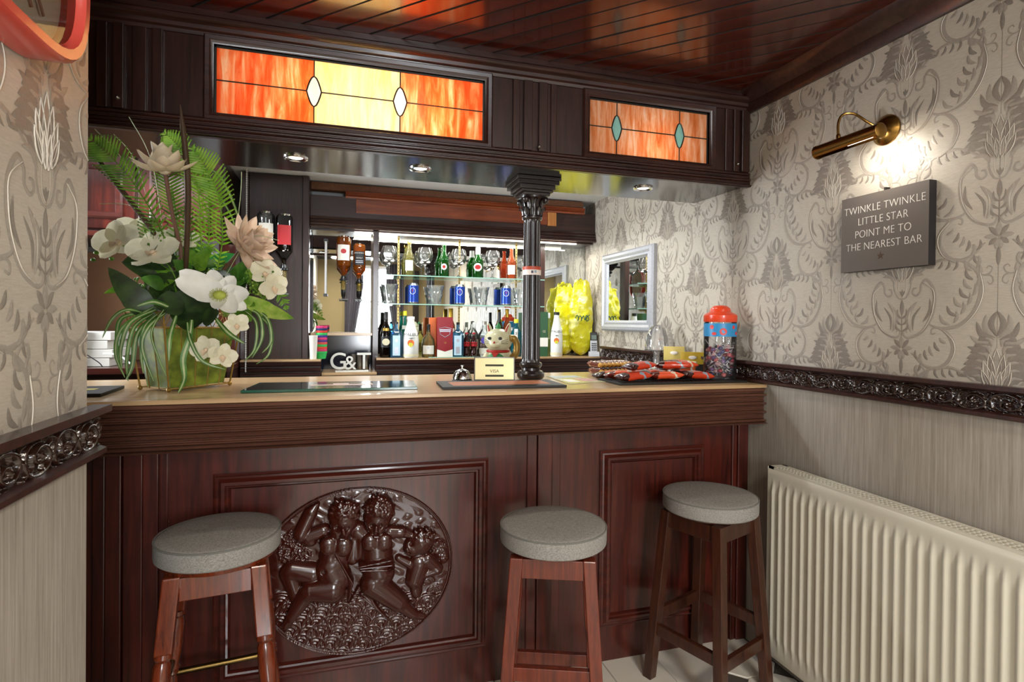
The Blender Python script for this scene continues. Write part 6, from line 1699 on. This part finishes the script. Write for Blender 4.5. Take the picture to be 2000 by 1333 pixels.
# lotus flowers
def lotus(name, c, axis, R, mat, n_out, seed):
    f = sub(name, c); ax = Vector(axis).normalized(); u = ax.orthogonal().normalized(); v = ax.cross(u); r_ = random.Random(seed); c = Vector(c)
    MB().ball(tuple(c + ax * R * .1), R * .2, 12, 8).build('heart', mat, f)
    for lay, (n, L, tilt, w_) in enumerate(((n_out, 1.0, .20, .44), (n_out - 1, .90, .58, .48), (6, .84, 1.02, .56), (4, .80, 1.32, .56))):
        for i in range(n):
            a = 2 * PI * (i + .5 * lay) / n + r_.uniform(-.15, .15); t = tilt + r_.uniform(-.12, .12)
            dr = u * math.cos(a) + v * math.sin(a); d = dr * math.cos(t) + ax * math.sin(t)
            petal(c + dr * R * .10, c + d * R * L * r_.uniform(.9, 1.08), R * w_, .35, ax - d * ax.dot(d) - dr * .001, mat, f, shape=.72, curl=-.10 if lay < 2 else .04)
    return f
l1 = fpt(322, 335, 1.97); lotus('lotus_flower', l1, (-.05, -.25, 1), PX(66, 1.97), 'petal_cream', 8, 3)['label'] = 'cream lotus flower on a tall stem'
stem(fpt(352, 480, 2.12), l1, .0065, 'stem_brown', bend=(-.004, 0, 0))
stem(root, fpt(352, 480, 2.12), .0065, 'stem_brown', 'stem')
l2 = fpt(478, 480, 2.10); lotus('lotus_flower', l2, (.75, -.45, .35), PX(70, 2.10), 'petal_blush', 9, 8)['label'] = 'blush lotus flower leaning to the side'
stem(fpt(430, 535, 2.2), l2, .0065, 'stem_brown')
# magnolia
mg = fpt(430, 577, 2.045); f = sub('magnolia_flower', mg); f['label'] = 'large white magnolia with green centre'
for (tx, ty, w_, dy) in ((341, 548, .075, -.03), (350, 530, .07, -.01), (412, 528, .06, .03), (458, 540, .055, .02), (488, 575, .065, .0), (482, 605, .05, .0), (462, 612, .06, -.03), (420, 606, .045, -.05)):
    tp = fpt(tx, ty, 2.045 + dy); petal(mg + Vector((0, .004, 0)), tp, w_, .22, (0, -1, .25), 'petal_white', f, n=12, m=8, shape=.78, curl=-.05, ex=.5)
MB().ball(tuple(mg + Vector((0, -.012, 0))), .017, 12, 8, (1.2, 1, .9)).build('stamens', 'flower_centre', f)
for i in range(26):
    a = 2 * PI * i / 26; MB().tube([mg, mg + Vector((.028 * math.cos(a), -.022 - .008 * (i % 2), .022 * math.sin(a)))], .0011, 4).build('stamen', 'flower_centre', f)
# orchids
def orchid(px, py, Y, R, tilt, seed, nrm=(0, -1, .15)):
    c = fpt(px, py, Y); f = sub('orchid_flower', c); R = PX(R, Y); nrm = Vector(nrm).normalized(); u = Vector((1, 0, 0)); u = (u - nrm * u.dot(nrm)).normalized(); v = nrm.cross(u) * -1
    if v.z < 0: v = -v
    for (a, L, w_) in ((90, 1.0, .8), (18, 1.05, 1.0), (162, 1.05, 1.0), (-40, .9, .7), (-140, .9, .7)):
        a = math.radians(a + tilt); d = u * math.cos(a) + v * math.sin(a)
        petal(c, c + d * R * L + nrm * R * .12, R * w_, .15, nrm, 'petal_orchid', f, n=9, m=6, shape=.9, curl=.03, ex=.5)
    petal(c + nrm * .004, c - v * R * .45 + nrm * R * .4, R * .4, .5, nrm, 'orchid_centre', f, name='lip', n=6, m=4)
    MB().ball(tuple(c + nrm * .006), R * .13, 8, 6).build('column', 'orchid_centre', f)
for i, (px, py, Y, R, tl, nr) in enumerate(((232, 475, 2.20, 46, 10, (-.3, -1, .3)), (262, 458, 2.24, 40, -25, (.1, -1, .6)), (300, 495, 2.10, 48, 5, (-.1, -1, .5)), (346, 473, 2.16, 44, 15, (.2, -.7, .9)), (517, 535, 2.10, 32, -10, (.4, -1, .1)), (534, 562, 2.10, 30, 20, (.5, -1, -.2)), (403, 684, 2.04, 30, 15, (-.2, -1, .1)), (434, 697, 2.04, 28, -15, (.3, -1, 0)), (462, 636, 2.06, 26, 30, (.3, -1, .1)))):
    orchid(px, py, Y, R, tl, i, nr)
for pts in ([(350, 560), (330, 520), (300, 500), (240, 480)], [(480, 580), (505, 545), (525, 540), (536, 570)], [(440, 600), (470, 630), (455, 660), (420, 690)], [(340, 560), (356, 520), (348, 478)]):
    MB().tube(crv([fpt(x, y, 2.13) for x, y in pts], 6), .0022, 6).build('orchid_stem', 'leaf_mid', fa)
# fern fronds
def frond(pts, Lw, mat, nl=26, side=(1, 1), Y=2.25, bulbs=True):
    c = crv([fpt(x, y, yy) for x, y, yy in pts], 10); n = len(c); mb = MB()
    mb.tube(c, [.0026 * (1 - .7 * i / n) for i in range(n)], 6)
    for k in range(nl):
        i = int((.06 + .92 * k / nl) * (n - 1)); p = c[i]; d = (c[min(i + 1, n - 1)] - c[max(i - 1, 0)]).normalized()
        s = d.cross(Vector((0, -1, 0))).normalized(); t = k / nl; L = Lw * math.sin(PI * min(.98, .18 + .80 * (1 - t) ** .8)) ** .8 * (.25 + .75 * min(1, 4 * (1 - t)))
        for sg in (-1, 1):
            if not side[0 if sg < 0 else 1]: continue
            e = p + (s * sg * .86 + d * .52) * L + Vector((0, -.12 * L, 0)); mid_ = (p + e) / 2 + Vector((0, -.05 * L, -.02 * L)); wv = .0043
            P = []
            for j in range(5):
                u = j / 4; q = p * (1 - u) ** 2 + mid_ * 2 * u * (1 - u) + e * u * u; ww = wv * (math.sin(PI * min(.93, .22 + .7 * u)))
                P.append([q - d * ww, q + Vector((0, -.0012, 0)), q + d * ww])
            mb.grid(P)
            if bulbs: mb.ball(tuple(e), .0028, 6, 4)
    o = mb.build('fern_frond', mat, fa, smooth=60, fix=False); return o
frond([(352, 545, 2.20), (310, 440, 2.10), (262, 360, 2.02), (215, 305, 1.97), (172, 268, 1.95)], .062, 'fern_green', 33)
frond([(345, 540, 2.22), (340, 430, 2.12), (330, 360, 2.05), (322, 300, 2.0)], .050, 'fern_green', 30)
frond([(395, 548, 2.20), (392, 450, 2.12), (384, 360, 2.02), (350, 290, 1.98), (318, 258, 1.96)], .050, 'fern_light', 33)
frond([(420, 545, 2.18), (434, 470, 2.12), (428, 390, 2.04), (402, 330, 2.0), (372, 285, 1.97)], .062, 'fern_light', 33)
frond([(405, 540, 2.20), (408, 455, 2.13), (405, 380, 2.06), (378, 310, 2.0)], .050, 'fern_light', 32)
frond([(372, 548, 2.22), (374, 470, 2.16), (362, 400, 2.10)], .040, 'fern_green', 22)
frond([(330, 548, 2.22), (302, 480, 2.16), (290, 420, 2.10)], .040, 'fern_green', 22)
frond([(440, 560, 2.16), (500, 545, 2.14), (545, 575, 2.12), (562, 610, 2.10)], .026, 'leaf_mid', 18, bulbs=False)
# bulrush stems
for pts, r in (([(352, 545, 2.22), (300, 455, 2.12), (240, 375, 2.04), (178, 295, 1.97)], .0075), ([(362, 545, 2.14), (366, 440, 2.05), (366, 340, 1.99), (352, 205, 1.94)], .0085)):
    q = crv([fpt(*p) for p in pts], 8); n = len(q)
    MB().tube(q, [r * (.75 + .35 * math.sin(PI * i / n)) if i < n - 3 else r * (n - i) / 5 for i in range(n)], 10).build('rush_stem', 'rush_brown', fa)
# broad leaves
for (x0, y0, Y0_, x1, y1, Y1_, w_, m_, cu) in (
    (305, 625, 2.10, 210, 522, 2.02, .075, 'leaf_dark', -.10), (372, 560, 2.10, 370, 650, 1.99, .125, 'leaf_dark', -.12), (395, 625, 2.03, 430, 610, 1.99, .06, 'leaf_dark', -.05), (310, 545, 2.14, 236, 512, 2.10, .045, 'leaf_dark', .06),
    (470, 580, 2.10, 575, 625, 2.02, .055, 'leaf_variegated', -.10), (260, 560, 2.14, 202, 575, 2.08, .030, 'leaf_mid', .05), (330, 520, 2.18, 250, 520, 2.10, .055, 'leaf_dark', .08), (300, 500, 2.14, 238, 515, 2.06, .04, 'leaf_dark', .08),
    (400, 520, 2.22, 470, 500, 2.18, .05, 'leaf_bright', .06), (350, 520, 2.24, 420, 500, 2.26, .06, 'leaf_mid', .05), (380, 540, 2.22, 360, 495, 2.20, .07, 'leaf_mid', .05), (440, 570, 2.16, 500, 600, 2.08, .06, 'leaf_mid', -.05), (450, 590, 2.16, 492, 630, 2.08, .06, 'leaf_mid', -.1), (330, 570, 2.16, 290, 540, 2.1, .09, 'leaf_dark', .03), (400, 585, 2.2, 330, 560, 2.16, .11, 'leaf_dark', .03), (470, 560, 2.2, 520, 500, 2.2, .035, 'leaf_variegated', .05),
    (360, 590, 2.06, 300, 600, 2.02, .09, 'leaf_dark', -.04), (450, 560, 2.24, 400, 530, 2.22, .12, 'leaf_dark', .02), (330, 580, 2.26, 270, 570, 2.22, .11, 'leaf_dark', .02)):
    petal(fpt(x0, y0, Y0_), fpt(x1, y1, Y1_), w_, .12, (0, -1, .5), m_, fa, name='broad_leaf', n=12, m=6, shape=.8, curl=cu)
rg = random.Random(5)
for i in range(46):
    a = rg.uniform(0, 2 * PI); cx1, cy1 = 375 + 95 * math.cos(a) * rg.random() ** .5, 560 + 52 * math.sin(a) * rg.random() ** .5
    b1 = fpt(cx1, cy1, rg.uniform(2.12, 2.24)); a2 = rg.uniform(0, 2 * PI); L1 = rg.uniform(38, 64)
    petal(b1, fpt(cx1 + L1 * math.cos(a2), cy1 - abs(L1 * math.sin(a2)) * .8, rg.uniform(2.06, 2.2)), rg.uniform(.035, .06), .12, (0, -1, .5), ('leaf_dark', 'leaf_mid', 'leaf_dark', 'grass_green')[i % 4], fa, name='broad_leaf', n=8, m=4, shape=.8, curl=rg.uniform(-.08, .1))
# ribbon grasses
def blade(pts, w_, mat):
    c = crv([fpt(*p) for p in pts], 9); n = len(c); mb = MB()
    for (k, m_, off) in ((1.0, 0, 0), (.35, 1, -.0012)):
        P = []
        for i, p in enumerate(c):
            d = (c[min(i + 1, n - 1)] - c[max(i - 1, 0)]).normalized(); s = d.cross(Vector((.3, -1, .2))).normalized(); ww = w_ / 2 * k * math.sin(PI * (.12 + .86 * i / (n - 1))) ** .7
            P.append([p - s * ww + Vector((0, off, 0)), p + Vector((0, off - .001, 0)), p + s * ww + Vector((0, off, 0))])
        mb.m = m_; mb.grid(P)
    mb.build('grass_blade', [mat, 'grass_pale'], fa, smooth=80, fix=False)
for pts, w_ in (([(300, 612, 2.10), (262, 640, 2.02), (248, 700, 2.0), (250, 745, 1.99)], .012), ([(290, 615, 2.10), (250, 605, 2.02), (220, 622, 1.99), (200, 660, 1.98)], .010), ([(310, 612, 2.08), (270, 650, 2.0), (258, 715, 1.98), (246, 742, 1.97)], .014), ([(312, 610, 2.08), (282, 640, 1.99), (276, 690, 1.98), (280, 730, 1.97)], .012),
                ([(325, 610, 2.04), (290, 640, 1.98), (278, 680, 1.97), (300, 745, 1.96)], .012), ([(290, 610, 2.12), (240, 620, 2.05), (228, 655, 2.02), (232, 700, 2.0)], .012), ([(345, 615, 2.03), (332, 660, 1.98), (330, 705, 1.97)], .014), ([(375, 625, 2.0), (370, 660, 1.97), (358, 700, 1.96), (360, 740, 1.97), (348, 768, 1.98)], .018), ([(366, 630, 2.0), (372, 665, 1.96), (395, 705, 1.95), (440, 722, 1.96)], .012),
                ([(420, 620, 2.02), (445, 650, 1.98), (478, 672, 1.97)], .016), ([(470, 600, 2.12), (505, 615, 2.06), (512, 660, 2.04), (492, 700, 2.04)], .012), ([(480, 600, 2.12), (520, 620, 2.06), (530, 665, 2.04), (512, 690, 2.04)], .012), ([(475, 605, 2.12), (500, 630, 2.05), (498, 680, 2.03), (478, 705, 2.03)], .010), ([(485, 600, 2.14), (528, 640, 2.08), (526, 690, 2.06), (500, 712, 2.06)], .009), ([(330, 600, 2.04), (300, 590, 2.0), (268, 598, 1.98)], .016), ([(320, 605, 2.02), (296, 650, 1.97), (310, 700, 1.96), (325, 735, 1.97)], .007),
                ([(300, 600, 2.08), (240, 640, 1.99), (226, 690, 1.98), (244, 738, 1.98)], .012), ([(305, 605, 2.06), (255, 630, 1.98), (236, 680, 1.97), (238, 720, 1.97)], .013), ([(470, 440, 2.2), (455, 395, 2.1), (430, 345, 2.03), (404, 328, 2.0)], .010), ([(350, 470, 2.14), (342, 420, 2.13), (334, 360, 2.14)], .012), ([(376, 300, 1.98), (420, 370, 2.06), (455, 430, 2.17), (458, 480, 2.16)], .008)):
    blade(pts, w_, 'grass_green')
for pts in ([(320, 520, 2.22), (270, 330, 2.0), (222, 262, 1.96)], [(325, 520, 2.22), (300, 330, 2.0), (252, 228, 1.95)], [(340, 510, 2.2), (270, 410, 2.2), (195, 398, 2.2)], [(460, 470, 2.2), (470, 380, 2.1), (472, 336, 2.03)], [(440, 540, 2.1), (490, 465, 2.06), (545, 470, 2.04)], [(320, 500, 2.22), (250, 330, 2.0), (185, 252, 1.96)]):
    MB().tube(crv([fpt(*p) for p in pts], 8), .0011, 5).build('grass_strand', 'grass_pale', fa)
# small filler sprays and buds
rf = random.Random(21)
for (cx0, cy0, r_, m_) in ((262, 562, 22, 'leaf_mid'), (500, 540, 36, 'leaf_mid'), (300, 470, 26, 'leaf_mid'), (515, 560, 26, 'leaf_variegated'), (440, 590, 30, 'leaf_variegated')):
    mb = MB()
    for i in range(34):
        a = rf.uniform(0, 2 * PI); rr = r_ * math.sqrt(rf.random()); p = fpt(cx0 + rr * math.cos(a), cy0 + rr * math.sin(a), 2.12 + rf.uniform(-.03, .03)); mb.tube([fpt(cx0, cy0 + r_, 2.15), p], .0008, 4); mb.ball(tuple(p), .0042, 6, 4)
    mb.build('filler_spray', m_, fa)['kind'] = 'stuff'
for (px, py) in ((188, 494), (182, 508), (218, 506)): MB().ball(tuple(fpt(px, py, 2.16)), .008, 10, 8, (1, 1, .8)).build('orchid_bud', 'leaf_mid', fa)
